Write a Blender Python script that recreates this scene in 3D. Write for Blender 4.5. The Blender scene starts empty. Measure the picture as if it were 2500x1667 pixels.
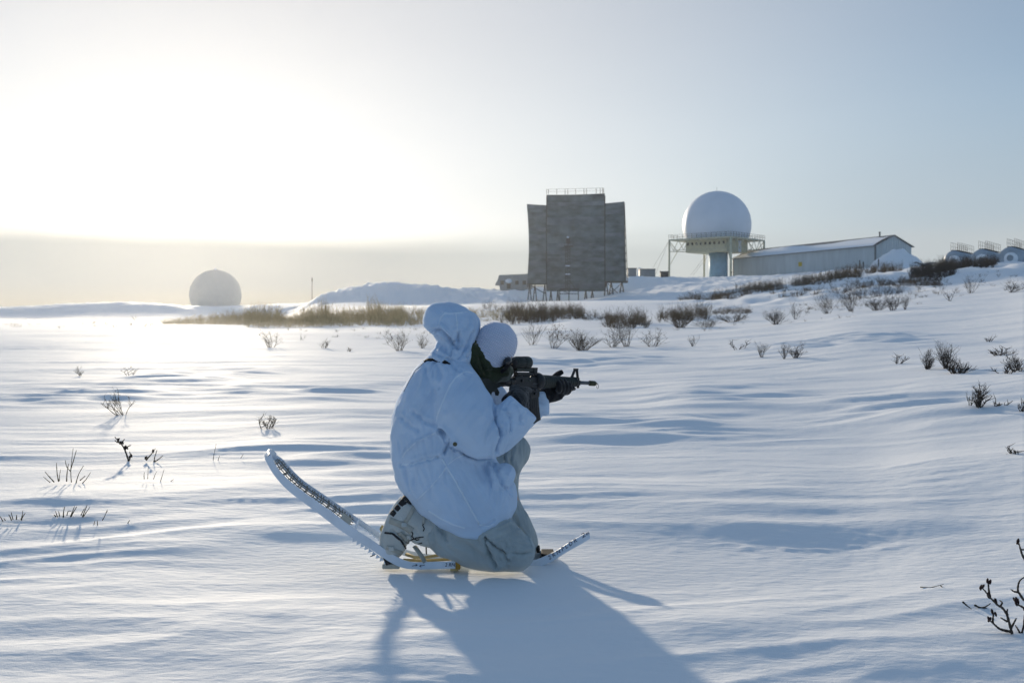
import bpy, bmesh, math, random
import numpy as np
from mathutils import Vector, Matrix
from mathutils.bvhtree import BVHTree

S = bpy.context.scene
COL = S.collection
random.seed(7)
RNG = np.random.default_rng(11)

# ------------------------------------------------------------------ camera
F = 2430.0          # focal length in photograph pixels (35 mm on a 36 mm sensor)
HOR = 770.0         # photograph row of the true horizon
CH = 1.03           # camera height above the snow under the person
cam_d = bpy.data.cameras.new("camera")
cam = bpy.data.objects.new("camera", cam_d)
COL.objects.link(cam)
cam.location = (0, 0, CH)
cam.rotation_euler = (math.radians(90), 0, 0)
cam_d.sensor_width = 36.0
cam_d.lens = 36.0 * F / 2500.0
cam_d.shift_y = -(833.5 - HOR) / 2500.0
cam_d.clip_start = 0.05
cam_d.clip_end = 20000
cam_d.dof.use_dof = True
cam_d.dof.focus_distance = 4.05
cam_d.dof.aperture_fstop = 7.1
S.camera = cam

# ------------------------------------------------------------------ sun and sky
SUN_PX = (465.0, 395.0)
SD = Vector(((SUN_PX[0] - 1250) / F, 1.0, (HOR - SUN_PX[1]) / F)).normalized()
SUN_EL = math.asin(SD.z)
SUN_AZ = math.atan2(SD.x, SD.y)       # clockwise from +Y
sun_d = bpy.data.lights.new("sun", 'SUN')
sun_d.energy = 4.6
sun_d.angle = math.radians(1.7)
sun_d.color = (1.0, 0.86, 0.66)
sun = bpy.data.objects.new("sun", sun_d)
COL.objects.link(sun)
sun.location = SD * 60
sun.rotation_euler = SD.to_track_quat('Z', 'Y').to_euler()

W = bpy.data.worlds.new("World")
S.world = W
W.use_nodes = True
wn, wl = W.node_tree.nodes, W.node_tree.links
wn.clear()
def wnode(t, **kw):
    n = wn.new(t)
    for k, v in kw.items():
        setattr(n, k, v)
    return n
def wmath(op, a, b=None, c=None, clamp=False):
    n = wn.new('ShaderNodeMath'); n.operation = op; n.use_clamp = clamp
    for i, v in enumerate((a, b, c)):
        if v is None: continue
        if isinstance(v, (int, float)): n.inputs[i].default_value = v
        else: wl.new(v, n.inputs[i])
    return n.outputs[0]
def wmix(f, a, b, mode='MIX'):
    n = wn.new('ShaderNodeMix'); n.data_type = 'RGBA'; n.blend_type = mode
    for s, v in ((n.inputs[0], f), (n.inputs[6], a), (n.inputs[7], b)):
        if isinstance(v, (int, float)): s.default_value = v
        elif isinstance(v, tuple): s.default_value = (*v, 1)
        else: wl.new(v, s)
    return n.outputs[2]
sky = wnode('ShaderNodeTexSky', sky_type='NISHITA')
sky.sun_disc = False
sky.sun_elevation = SUN_EL
sky.sun_rotation = SUN_AZ
sky.altitude = 0
sky.air_density = 1.0
sky.dust_density = 0.15
sky.ozone_density = 3.0
tc = wnode('ShaderNodeTexCoord')
nrm = wnode('ShaderNodeVectorMath', operation='NORMALIZE'); wl.new(tc.outputs['Generated'], nrm.inputs[0])
dot = wnode('ShaderNodeVectorMath', operation='DOT_PRODUCT'); wl.new(nrm.outputs[0], dot.inputs[0])
dot.inputs[1].default_value = SD
ang = wmath('ARCCOSINE', wmath('MINIMUM', dot.outputs['Value'], 0.999999))
SKY_STRENGTH = 0.10
sep = wnode('ShaderNodeSeparateXYZ'); wl.new(nrm.outputs[0], sep.inputs[0])
elev = wmath('ARCSINE', sep.outputs['Z'])
def smooth(v, a, b):
    n = wn.new('ShaderNodeMapRange'); n.interpolation_type = 'SMOOTHSTEP'; n.clamp = True
    wl.new(v, n.inputs[0]); n.inputs[1].default_value = a; n.inputs[2].default_value = b
    n.inputs[3].default_value = 0; n.inputs[4].default_value = 1
    return n.outputs[0]
def gauss(sigma, amp):
    t = wmath('MULTIPLY', ang, 1.0 / sigma)
    return wmath('MULTIPLY', wmath('POWER', math.e, wmath('MULTIPLY', wmath('MULTIPLY', t, t), -1.0)), amp)
# thin ice-crystal veil: bright forward scattering round the sun, faint over the rest of the dome
c0 = wmix(1.0, sky.outputs[0], (0.72, 0.72, 0.72), 'MULTIPLY')
c1 = wmix(1.0, c0, wmix(1.0, (1.0, 0.86, 0.66), gauss(0.58, 8.0), 'MULTIPLY'), 'ADD')
c1 = wmix(smooth(elev, 0.13, 0.33), c1, wmix(1.0, c1, (0.80, 0.76, 0.72), 'MULTIPLY'))
c2 = wmix(1.0, c1, (1.10, 1.76, 2.85), 'ADD')
# low stratus bank near the horizon, streaked along it, hiding the aureole behind it
mp = wnode('ShaderNodeMapping'); wl.new(nrm.outputs[0], mp.inputs['Vector']); mp.inputs['Scale'].default_value = (2.2, 2.2, 26.0)
nz = wnode('ShaderNodeTexNoise'); wl.new(mp.outputs[0], nz.inputs['Vector']); nz.inputs['Scale'].default_value = 1.0
nz.inputs['Detail'].default_value = 4; nz.inputs['Roughness'].default_value = 0.5
ev = wmath('ADD', elev, wmath('MULTIPLY', wmath('SUBTRACT', nz.outputs[0], 0.5), 0.030))
lowsky = wmath('SUBTRACT', 1.0, smooth(ev, 0.062, 0.097))
lowcol = wmix(smooth(ang, 0.05, 0.62), (1.9, 2.4, 2.9), (5.4, 5.9, 6.1))
lowcol = wmix(smooth(ang, 0.8, 1.8), lowcol, (2.6, 3.6, 4.6))
strip = wmath('MULTIPLY', wmath('SUBTRACT', 1.0, smooth(ev, 0.012, 0.034)), wmath('SUBTRACT', 1.0, smooth(ang, 0.2, 0.7)))
lowcol = wmix(strip, lowcol, (2.6, 2.9, 2.9))
c2 = wmix(wmath('MULTIPLY', wmath('MULTIPLY', smooth(ang, 0.40, 0.72), wmath('SUBTRACT', 1.0, smooth(elev, 0.07, 0.24))), 0.62), c2, (4.3, 5.0, 5.8))
c3 = wmix(wmath('MULTIPLY', lowsky, wmath('SUBTRACT', 0.94, wmath('MULTIPLY', smooth(ang, 0.15, 0.4), 0.22))), c2, lowcol)
mp2 = wnode('ShaderNodeMapping'); wl.new(nrm.outputs[0], mp2.inputs['Vector']); mp2.inputs['Scale'].default_value = (1.2, 1.2, 5.0)
mp2.inputs['Rotation'].default_value = (0, math.radians(12), 0)
nz2 = wnode('ShaderNodeTexNoise'); wl.new(mp2.outputs[0], nz2.inputs['Vector']); nz2.inputs['Scale'].default_value = 2.0
nz2.inputs['Detail'].default_value = 3
cir = wmath('ADD', 0.94, wmath('MULTIPLY', nz2.outputs[0], 0.12))
c4 = wmix(1.0, c3, cir, 'MULTIPLY')
# highlights roll off gently towards the sun, as thin cloud does
SOFT = 9.7
sc_ = wnode('ShaderNodeSeparateColor'); wl.new(c4, sc_.inputs[0])
cc_ = wnode('ShaderNodeCombineColor')
for i_ in range(3):
    q_ = wmath('DIVIDE', sc_.outputs[i_], SOFT)
    wl.new(wmath('DIVIDE', sc_.outputs[i_], wmath('POWER', wmath('ADD', 1.0, wmath('POWER', q_, 2.6)), 1 / 2.6)), cc_.inputs[i_])
c4 = cc_.outputs[0]
bg = wnode('ShaderNodeBackground'); wl.new(c4, bg.inputs[0]); bg.inputs[1].default_value = SKY_STRENGTH
wo = wnode('ShaderNodeOutputWorld'); wl.new(bg.outputs[0], wo.inputs[0])

S.view_settings.view_transform = 'Standard'
S.view_settings.look = 'None'
S.view_settings.gamma = 1.0
S.view_settings.exposure = 0.08
S.view_settings.use_curve_mapping = False
S.render.engine = 'CYCLES'
S.cycles.use_denoising = True
S.cycles.max_bounces = 6
S.cycles.diffuse_bounces = 3
S.cycles.glossy_bounces = 2
S.cycles.transmission_bounces = 3
S.cycles.volume_bounces = 1
S.cycles.caustics_reflective = False
S.cycles.caustics_refractive = False
S.cycles.sample_clamp_indirect = 8

# ------------------------------------------------------------------ helpers
def P(px, py, Y):
    """World point seen at photograph pixel (px, py) at distance Y."""
    return Vector(((px - 1250) / F * Y, Y, CH + (HOR - py) / F * Y))

def fade(t): return t * t * t * (t * (t * 6 - 15) + 10)
_perm = np.random.default_rng(3).permutation(1024)
_gr = np.random.default_rng(5).uniform(0, 2 * np.pi, 1024)
_gx, _gy = np.cos(_gr), np.sin(_gr)
def perlin(x, y, seed=0):
    x = np.asarray(x, float) + seed * 37.31; y = np.asarray(y, float) + seed * 91.17
    xi = np.floor(x).astype(np.int64); yi = np.floor(y).astype(np.int64)
    xf, yf = x - xi, y - yi
    u, v = fade(xf), fade(yf)
    def g(ix, iy, dx, dy):
        h = _perm[(_perm[ix & 1023] + iy) & 1023]
        return _gx[h] * dx + _gy[h] * dy
    a = g(xi, yi, xf, yf); b = g(xi + 1, yi, xf - 1, yf)
    c = g(xi, yi + 1, xf, yf - 1); d = g(xi + 1, yi + 1, xf - 1, yf - 1)
    return ((a + u * (b - a)) + v * ((c + u * (d - c)) - (a + u * (b - a)))) * 1.5
def fbm(x, y, o=3, seed=0, gain=0.5, lac=2.03):
    s = 0; a = 1.0
    for i in range(o):
        s = s + a * perlin(x * lac ** i, y * lac ** i, seed + i * 7); a *= gain
    return s
def sstep(a, b, x):
    t = np.clip((x - a) / (b - a), 0, 1); return t * t * (3 - 2 * t)

# materials -------------------------------------------------------
def mat(name, col, rough=0.8, spec=0.3, metal=0.0, var=0.0, vscale=8.0, bump=0.0, bscale=60.0, col2=None, stretch=None, sheen=0.0, sss=0.0):
    m = bpy.data.materials.new(name); m.use_nodes = True
    n, l = m.node_tree.nodes, m.node_tree.links
    b = n['Principled BSDF']
    b.inputs['Base Color'].default_value = (*col, 1)
    b.inputs['Roughness'].default_value = rough
    b.inputs['Specular IOR Level'].default_value = spec
    b.inputs['Metallic'].default_value = metal
    if sheen:
        b.inputs['Sheen Weight'].default_value = sheen
    if sss:
        b.inputs['Subsurface Weight'].default_value = sss
        b.inputs['Subsurface Radius'].default_value = (0.02, 0.02, 0.025)
    t = n.new('ShaderNodeTexCoord')
    src = t.outputs['Object']
    if stretch:
        mpn = n.new('ShaderNodeMapping'); mpn.inputs['Scale'].default_value = stretch
        l.new(src, mpn.inputs['Vector']); src = mpn.outputs[0]
    if var or col2:
        z = n.new('ShaderNodeTexNoise'); z.inputs['Scale'].default_value = vscale; z.inputs['Detail'].default_value = 5
        l.new(src, z.inputs['Vector'])
        r = n.new('ShaderNodeMapRange'); l.new(z.outputs[0], r.inputs[0]); r.inputs[1].default_value = 0.3; r.inputs[2].default_value = 0.7
        mx = n.new('ShaderNodeMix'); mx.data_type = 'RGBA'
        l.new(r.outputs[0], mx.inputs[0])
        c2 = col2 or tuple(c * (1 + var) for c in col)
        c1 = col if col2 else tuple(c * (1 - var) for c in col)
        mx.inputs[6].default_value = (*c1, 1); mx.inputs[7].default_value = (*c2, 1)
        l.new(mx.outputs[2], b.inputs['Base Color'])
    if bump:
        z = n.new('ShaderNodeTexNoise'); z.inputs['Scale'].default_value = bscale; z.inputs['Detail'].default_value = 4
        l.new(src, z.inputs['Vector'])
        bp = n.new('ShaderNodeBump'); bp.inputs['Strength'].default_value = bump; bp.inputs['Distance'].default_value = 0.01
        l.new(z.outputs[0], bp.inputs['Height']); l.new(bp.outputs[0], b.inputs['Normal'])
    return m

def tag(o, label=None, cat=None, group=None, kind=None):
    if label: o['label'] = label
    if cat: o['category'] = cat
    if group: o['group'] = group
    if kind: o['kind'] = kind
    return o
def thing(name, label, cat, loc=(0, 0, 0), group=None):
    o = bpy.data.objects.new(name, None); COL.objects.link(o)
    o.location = loc; o.empty_display_size = 0.2
    return tag(o, label, cat, group)
def root_of(o):
    while o.parent: o = o.parent
    return o
def link_mesh(name, me, m, parent=None, smooth=False):
    o = bpy.data.objects.new(name, me); COL.objects.link(o)
    if m: me.materials.append(m)
    if parent: o.parent = parent
    if smooth:
        me.polygons.foreach_set('use_smooth', [True] * len(me.polygons))
    return o

class MB:
    """Collects simple solids in world metres and links them as one mesh object."""
    def __init__(s): s.v = []; s.f = []
    def add(s, vs, fs):
        k = len(s.v); s.v += [tuple(v) for v in vs]; s.f += [tuple(i + k for i in f) for f in fs]
    def box(s, a, b):
        (x0, y0, z0), (x1, y1, z1) = a, b
        s.add([(x0, y0, z0), (x1, y0, z0), (x1, y1, z0), (x0, y1, z0), (x0, y0, z1), (x1, y0, z1), (x1, y1, z1), (x0, y1, z1)],
              [(0, 3, 2, 1), (4, 5, 6, 7), (0, 1, 5, 4), (1, 2, 6, 5), (2, 3, 7, 6), (3, 0, 4, 7)])
    def obox(s, c, ax, ay, az):
        """box by centre and three half-axis vectors"""
        c, ax, ay, az = Vector(c), Vector(ax), Vector(ay), Vector(az)
        vs = [c + ax * i + ay * j + az * k for k in (-1, 1) for j in (-1, 1) for i in (-1, 1)]
        s.add(vs, [(0, 2, 3, 1), (4, 5, 7, 6), (0, 1, 5, 4), (1, 3, 7, 5), (3, 2, 6, 7), (2, 0, 4, 6)])
    def bar(s, a, b, w, h=None):
        a, b = Vector(a), Vector(b); d = (b - a)
        if d.length < 1e-6: return
        u = d.normalized(); up = Vector((0, 0, 1)) if abs(u.z) < 0.95 else Vector((0, 1, 0))
        x = u.cross(up).normalized(); y = x.cross(u)
        s.obox((a + b) / 2, d / 2, x * (w / 2), y * ((h or w) / 2))
    def tube(s, pts, rad, n=8, cap=True, flat=None, upv=None):
        pts = [Vector(p) for p in pts]; m = len(pts)
        rad = [rad] * m if isinstance(rad, (int, float)) else list(rad)
        k = len(s.v); prev = None
        for i, p in enumerate(pts):
            d = (pts[min(i + 1, m - 1)] - pts[max(i - 1, 0)])
            d = d.normalized() if d.length > 1e-9 else Vector((0, 0, 1))
            if prev is None:
                up = Vector(upv) if upv else (Vector((0, 0, 1)) if abs(d.z) < 0.9 else Vector((0, 1, 0)))
                x = d.cross(up).normalized()
            else:
                x = (prev - d * prev.dot(d)).normalized()
            prev = x; y = x.cross(d)
            r = rad[i]
            rx, ry = r if isinstance(r, tuple) else (r, r)
            for j in range(n):
                a = 2 * math.pi * j / n
                s.v.append(tuple(p + x * (math.cos(a) * rx) + y * (math.sin(a) * ry)))
        for i in range(m - 1):
            for j in range(n):
                a, b = k + i * n + j, k + i * n + (j + 1) % n
                s.f.append((a, b, b + n, a + n))
        if cap:
            s.f.append(tuple(k + j for j in range(n))[::-1]); s.f.append(tuple(k + (m - 1) * n + j for j in range(n)))
    def ell(s, c, r, nu=16, nv=10, M=None):
        c = Vector(c); vs = []; fs = []
        for i in range(nv + 1):
            t = math.pi * i / nv
            for j in range(nu):
                a = 2 * math.pi * j / nu
                p = Vector((r[0] * math.sin(t) * math.cos(a), r[1] * math.sin(t) * math.sin(a), r[2] * math.cos(t)))
                vs.append(c + (M @ p if M else p))
        for i in range(nv):
            for j in range(nu):
                fs.append((i * nu + j, (i + 1) * nu + j, (i + 1) * nu + (j + 1) % nu, i * nu + (j + 1) % nu))
        s.add(vs, fs)
    def mesh(s, name, org=(0, 0, 0)):
        me = bpy.data.meshes.new(name); o = Vector(org)
        me.from_pydata([(v[0] - o.x, v[1] - o.y, v[2] - o.z) for v in s.v], [], s.f)
        bm = bmesh.new(); bm.from_mesh(me); bmesh.ops.recalc_face_normals(bm, faces=bm.faces); bm.to_mesh(me); bm.free()
        return me
    def build(s, name, m, parent=None, smooth=False, label=None, kind=None, bevel=0):
        org = root_of(parent).location if parent else (0, 0, 0)
        me = s.mesh(name, org)
        o = link_mesh(name, me, m, parent, smooth)
        if label: o['label'] = label
        if kind: o['kind'] = kind
        if bevel:
            b = o.modifiers.new('bevel', 'BEVEL'); b.width = bevel; b.segments = 2; b.limit_method = 'ANGLE'
        return o
# ------------------------------------------------------------------ terrain
TY = np.array([3, 6, 12, 20, 35, 50, 60, 80, 110, 150, 185, 200, 220, 235, 260, 320, 500, 900, 3000.])
TPX = np.array([-1500, 0, 300, 500, 700, 770, 860, 1000, 1250, 1330, 1400, 1550, 1700, 1900, 2100, 2300, 2500, 4500.])
TZ = np.array([
 # 3  6   12   20   35   50   60   80   110  150  185  200  220  235  260  320  500  900 3000
 [0, 0, 0.0, 0.0, 0.0, 0.0, 0.0, 0.0, 0.1, 0.1, 0.1, 0.1, 0.2, 0.3, 1.9, 2.0, 0.0, 0, 0],
 [0, 0, 0.0, 0.0, 0.0, 0.0, 0.0, 0.1, 0.2, 0.1, 0.0, 0.0, 0.0, 0.1, 3.1, 3.0, 0.0, 0, 0],
 [0, 0, 0.0, 0.0, 0.0, 0.0, 0.0, 0.3, 0.4, 0.1, 0.0, 0.0, 0.0, 0.2, 4.3, 4.2, 0.0, 0, 0],
 [0, 0, 0.0, 0.0, 0.0, 0.0, 0.1, 0.3, 0.3, 0.1, 0.0, 0.0, 0.0, 0.1, 3.2, 3.2, 0.0, 0, 0],
 [0, 0, 0.0, 0.0, 0.0, 0.05, 0.1, 0.2, 0.4, 0.5, 0.6, 0.7, 0.7, 0.9, 3.9, 3.7, 0.0, 0, 0],
 [0, 0, 0.0, 0.0, 0.0, 0.05, 0.1, 0.3, 0.8, 1.3, 2.6, 4.3, 4.6, 4.6, 4.5, 4.2, 2.0, 0, 0],
 [0, 0, 0.0, 0.0, 0.0, 0.1, 0.1, 0.4, 1.2, 1.9, 3.6, 6.6, 6.6, 6.4, 6.0, 4.5, 2.0, 0, 0],
 [0, 0, 0.0, 0.0, 0.05, 0.1, 0.2, 0.5, 1.7, 2.3, 3.4, 7.2, 7.4, 7.2, 7.0, 6.5, 4.0, 2, 0],
 [0, 0, 0.0, 0.0, 0.05, 0.2, 0.3, 0.8, 1.9, 2.7, 3.3, 3.6, 5.2, 7.0, 7.4, 8.0, 7.0, 4, 0],
 [0, 0, 0.0, 0.0, 0.1, 0.3, 0.4, 0.9, 2.0, 3.0, 3.6, 3.9, 4.3, 7.4, 8.4, 9.0, 8.0, 5, 0],
 [0, 0, 0.0, 0.0, 0.1, 0.35, 0.6, 1.1, 2.2, 3.1, 3.7, 4.0, 4.6, 8.6, 10.0, 11, 9.0, 5, 0],
 [0, 0, 0.0, 0.05, 0.15, 0.4, 0.6, 1.2, 2.4, 3.2, 4.0, 4.8, 6.8, 10.0, 10.6, 11, 10, 5, 0],
 [0, 0, 0.05, 0.1, 0.25, 0.5, 0.8, 1.5, 2.4, 3.4, 5.2, 6.8, 8.6, 10.0, 10.4, 11, 11, 5, 0],
 [0, 0, 0.05, 0.2, 0.45, 0.8, 1.0, 1.7, 3.0, 5.2, 7.4, 8.4, 9.6, 10.6, 11.2, 12, 12, 5, 0],
 [0, 0, 0.1, 0.35, 0.8, 1.1, 1.4, 2.2, 4.1, 7.0, 9.4, 10.4, 11.4, 12.2, 12.9, 13, 13, 5, 0],
 [0, 0.05, 0.2, 0.45, 0.9, 1.45, 1.8, 2.9, 5.0, 8.1, 9.6, 10.6, 11.6, 12.4, 13.2, 13.5, 13, 5, 0],
 [0, 0.1, 0.3, 0.6, 1.17, 1.75, 2.3, 3.7, 6.2, 9.0, 10.4, 11.0, 11.8, 12.6, 13.4, 14, 13, 5, 0],
 [0, 0.2, 0.5, 1.0, 1.9, 2.9, 3.6, 5.5, 8.0, 10.5, 11.6, 12, 12.6, 13, 13.8, 14, 13, 5, 0],
], float)
def _cub(p0, p1, p2, p3, t):   # monotone-ish smooth interpolation
    m1, m2 = (p2 - p0) * 0.42, (p3 - p1) * 0.42
    t2, t3 = t * t, t * t * t
    return (2*t3 - 3*t2 + 1) * p1 + (t3 - 2*t2 + t) * m1 + (-2*t3 + 3*t2) * p2 + (t3 - t2) * m2
def big_height(x, y):
    yy = np.maximum(y, 3.0)
    px = 1250 + x / yy * F
    ci = np.interp(px, TPX, np.arange(len(TPX))); ri = np.interp(np.log(yy), np.log(TY), np.arange(len(TY)))
    c0 = np.clip(np.floor(ci).astype(int), 0, len(TPX) - 2); tcx = ci - c0
    r0 = np.clip(np.floor(ri).astype(int), 0, len(TY) - 2); tr = ri - r0
    C = lambda k: np.clip(c0 + k, 0, len(TPX) - 1)
    R = lambda k: np.clip(r0 + k, 0, len(TY) - 1)
    rows = [_cub(TZ[C(-1), R(k)], TZ[C(0), R(k)], TZ[C(1), R(k)], TZ[C(2), R(k)], tcx) for k in (-1, 0, 1, 2)]
    return _cub(*rows, tr)
def drift(x, y, cx, cy, lx, ly, h, ang=0.0, sharp=1.5):
    """one wind drift: long back slope on the far side, steep lee on the near side"""
    ca, sa = math.cos(ang), math.sin(ang)
    u = ((x - cx) * ca + (y - cy) * sa) / lx; v = (-(x - cx) * sa + (y - cy) * ca) / ly
    v = v - 0.25 * u * u
    prof = np.where(v > 0, np.exp(-(v * 1.0) ** 2), np.exp(-(v * sharp) ** 2))
    return h * np.exp(-u ** 4) * prof
def small_height(x, y):
    r = np.hypot(x, y)
    near = 1 - sstep(60, 160, r)
    # sastrugi run left to right across the view, tilted a little
    u = x * 0.985 + y * 0.10; v = y - 0.10 * x
    wv = v + 0.35 * perlin(u * 0.35, v * 0.5, 2) + 0.10 * perlin(u * 1.1, v * 1.3, 4)
    n1 = perlin(u * 0.16, wv * 0.62, 11)
    n2 = perlin(u * 0.34, wv * 1.35, 12)
    n3 = perlin(u * 0.80, wv * 3.4, 13)
    n4 = perlin(u * 1.9 + 0.8 * v, wv * 8.0, 14)
    big = 1 - np.abs(perlin(u * 0.10, wv * 0.33, 15)) * 1.6
    patch = sstep(-0.25, 0.45, perlin(u * 0.28, v * 0.42, 21))
    patch2 = sstep(-0.1, 0.5, perlin(u * 0.5, v * 0.9, 22))
    rid = lambda n: 1 - np.abs(n) * 1.8
    n0 = perlin(u * 0.045, wv * 0.17, 16)
    h = 0.024 * n1 + 0.013 * n2 + 0.010 * big
    h = h + (0.0022 + 0.0065 * patch) * rid(n3) + (0.0007 + 0.0019 * patch2) * n4
    # fine wind scour lines
    a = math.radians(-14)
    us, vs = u * math.cos(a) + v * math.sin(a), -u * math.sin(a) + v * math.cos(a)
    h = h + 0.0017 * patch2 * rid(perlin(us * 1.2, vs * 16, 31)) * (1 - sstep(6, 14, r))
    h = h + 0.0011 * fbm(x * 7, y * 11, 2, 33) * (1 - sstep(5, 12, r))
    h = h * (1 + 0.35 * (1 - sstep(5, 9, r)))
    mid = sstep(7, 12, r) * (1 - sstep(45, 80, r))
    h = h + 0.75 * mid * ((0.004 + 0.013 * patch) * rid(perlin(u * .26, wv * 1.25, 51)) + (0.005 + 0.014 * patch2) * rid(perlin(u * .55, wv * 2.7, 53)) + 0.006 * perlin(u * .2, wv * .9, 52))
    cr = np.maximum(0, perlin(u * 2.2 + wv, wv * 9, 91)) * sstep(0.1, 0.5, perlin(u * .45, v * .8, 92)) * (1 - sstep(9, 20, r))
    h = h + 0.010 * np.minimum(cr, 0.22)
    # broken wind crust and scuffs to the right of the person
    sc = np.exp(-((v - 4.25 - 0.05 * x) / 0.22) ** 2) * sstep(0.35, 0.6, x) * (1 - sstep(1.5, 2.1, x))
    sc = sc + 0.6 * np.exp(-((v - 3.75 + 0.1 * x) / 0.15) ** 2) * sstep(0.3, 0.5, x) * (1 - sstep(0.9, 1.4, x)) + 0.5 * np.exp(-((v - 4.15) / 0.3) ** 2) * np.exp(-((x + 0.75) / 0.35) ** 2)
    h = h + 0.011 * sc * np.maximum(0, perlin(x * 9, y * 16, 61) - 0.12) - 0.004 * sc * np.maximum(0, perlin(x * 14, y * 22, 62) - 0.2)
    far = sstep(9, 40, r)
    h = h * (1 - 0.1 * far) + 0.11 * n0 * far
    return h * near
def lumps(x, y, z):
    yy = np.maximum(y, 3.0); px = 1250 + x / yy * F
    m = sstep(170, 198, y) * (1 - sstep(300, 420, y)) * sstep(0.8, 2.6, z)
    m = m * np.where(px < 770, 0.5, 1.0)
    # keep the pads under the buildings calm
    m = m * (1 - 0.85 * sstep(1560, 1640, px) * sstep(238, 246, y))
    m = m * (1 - 0.9 * sstep(1265, 1300, px) * (1 - sstep(1540, 1570, px)) * (1 - sstep(226, 236, y)))
    m = m * (1 - 0.55 * sstep(1480, 1600, px))
    n = fbm(x * 0.16, y * 0.16, 4, 41, 0.55)
    r = 1 - np.abs(fbm(x * 0.33, y * 0.33, 2, 45))
    ms = sstep(60, 110, y) * (1 - sstep(150, 190, y)) * sstep(1550, 1750, px)
    hs = 0.5 * fbm(x * 0.18, y * 0.12, 3, 47) * ms
    rough = np.abs(perlin(x * .7, y * .7, 48)) + .6 * np.abs(perlin(x * 1.5, y * 1.5, 49))
    return m * (0.55 * n + 0.34 * (r - 0.6) + 0.28 * (rough - .35)) + hs
DR = [  # named drifts the photograph shows: px, py of crest centre, half length px, height
 (940, 1640, 230, 0.06, 0.22, 0.03), (800, 1118, 330, 0.11, 0.9, 0.02),
 (560, 1370, 300, 0.05, 0.35, 0.06), (1500, 1052, 240, 0.16, 1.3, -0.03), (1900, 1262, 420, 0.045, 0.5, 0.05),
 (150, 975, 260, 0.14, 1.6, 0.0), (700, 960, 230, 0.12, 1.6, 0.0), (2300, 1030, 260, 0.14, 1.4, -0.02),
 (2240, 1600, 280, 0.05, 0.3, 0.05), (1800, 1560, 160, 0.03, 0.18, 0.03), (1400, 890, 260, 0.2, 3.0, 0.0),
 (2060, 880, 240, 0.22, 3.0, -0.02), (1780, 985, 200, 0.13, 1.5, -0.02), (330, 1250, 330, 0.06, 0.5, 0.03),
 (450, 925, 160, 0.16, 2.0, 0.0), (950, 1180, 200, 0.04, 0.5, 0.0), (2050, 1290, 300, 0.05, 0.5, 0.02)]
def ground(x, y):
    x = np.asarray(x, float); y = np.asarray(y, float)
    z = big_height(x, y)
    h = small_height(x, y)
    for px, py, hl, hh, ly, an in DR:
        Y = CH * F / (py - HOR)
        cx = (px - 1250) / F * Y
        h = h + drift(x, y, cx, Y, hl / F * Y, ly * 1.25, hh * 0.4, an) * (0.55 + 0.75 * sstep(-0.3, 0.5, perlin(x * 0.9, y * 2.6, 71)))
    # trodden flat where the person kneels and under the camera
    d = np.sqrt(((x + 0.13) / 0.95) ** 2 + ((y - 4.12) / 0.42) ** 2)
    h = h * (0.08 + 0.92 * sstep(0.75, 1.9, d)) - 0.006 * (1 - sstep(0.75, 1.7, d))
    h = h * (0.3 + 0.7 * sstep(0.6, 1.6, np.hypot(x, y)))
    return z + h + lumps(x, y, z)
def gz(x, y): return float(ground(np.array([x]), np.array([y]))[0])

def on_ground(px, py, lo=2.0, hi=400.0):
    """nearest ground point seen at that photograph pixel"""
    Y = np.exp(np.linspace(math.log(lo), math.log(hi), 2500))
    x = (px - 1250) / F * Y
    ry = CH + (HOR - py) / F * Y
    d = ry - ground(x, Y)
    k = np.where(d < 0)[0]
    i = k[0] if len(k) else len(Y) - 1
    return Vector((x[i], Y[i], float(ground(x[i:i+1], Y[i:i+1])[0])))

def build_ground():
    def steps(a, b, f):
        n = max(2, int(round(math.log(b / a) / f))); return list(np.exp(np.linspace(math.log(a), math.log(b), n, endpoint=False)))
    rr = np.array(steps(0.25, 1.9, 0.06) + steps(1.9, 9, 0.0045) + steps(9, 40, 0.0075) + steps(40, 150, 0.014)
                  + steps(150, 300, 0.0075) + steps(300, 430, 0.03) + [430.0])
    dense = np.radians(np.arange(-33, 33.01, 0.082))
    left = np.radians(np.concatenate([np.arange(-180, -45, 6.0), np.arange(-45, -33, 0.75)]))
    right = np.radians(np.concatenate([np.arange(33.5, 45, 0.75), np.arange(45, 179, 6.0)]))
    aa = np.concatenate([left, dense, right])
    A, R = np.meshgrid(aa, rr)
    x, y = (R * np.sin(A)).ravel(), (R * np.cos(A)).ravel()
    z = ground(x, y)
    na, nr = len(aa), len(rr)
    v = np.stack([x, y, z], 1)
    v = np.vstack([v, [[0, 0, gz(0, 0)]]])
    i = np.arange(nr - 1)[:, None] * na; j = np.arange(na)[None, :]; j2 = (j + 1) % na
    q = np.stack([i + j, i + j2, i + na + j2, i + na + j], -1).reshape(-1, 4)[:, ::-1]
    tri = np.stack([np.full(na, nr * na), np.arange(na), (np.arange(na) + 1) % na], 1)[:, ::-1]
    me = bpy.data.meshes.new('snow_ground')
    me.vertices.add(len(v)); me.vertices.foreach_set('co', v.ravel())
    loops = np.concatenate([q.ravel(), tri.ravel()])
    starts = np.concatenate([np.arange(len(q)) * 4, len(q) * 4 + np.arange(len(tri)) * 3])
    me.loops.add(len(loops)); me.loops.foreach_set('vertex_index', loops)
    me.polygons.add(len(starts)); me.polygons.foreach_set('loop_start', starts)
    me.update(calc_edges=True)
    o = link_mesh('snow_ground', me, M_SNOW, None, True)
    tag(o, 'wind scoured white snow covering the whole field and the hillside', None, None, 'structure')
    return o

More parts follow.
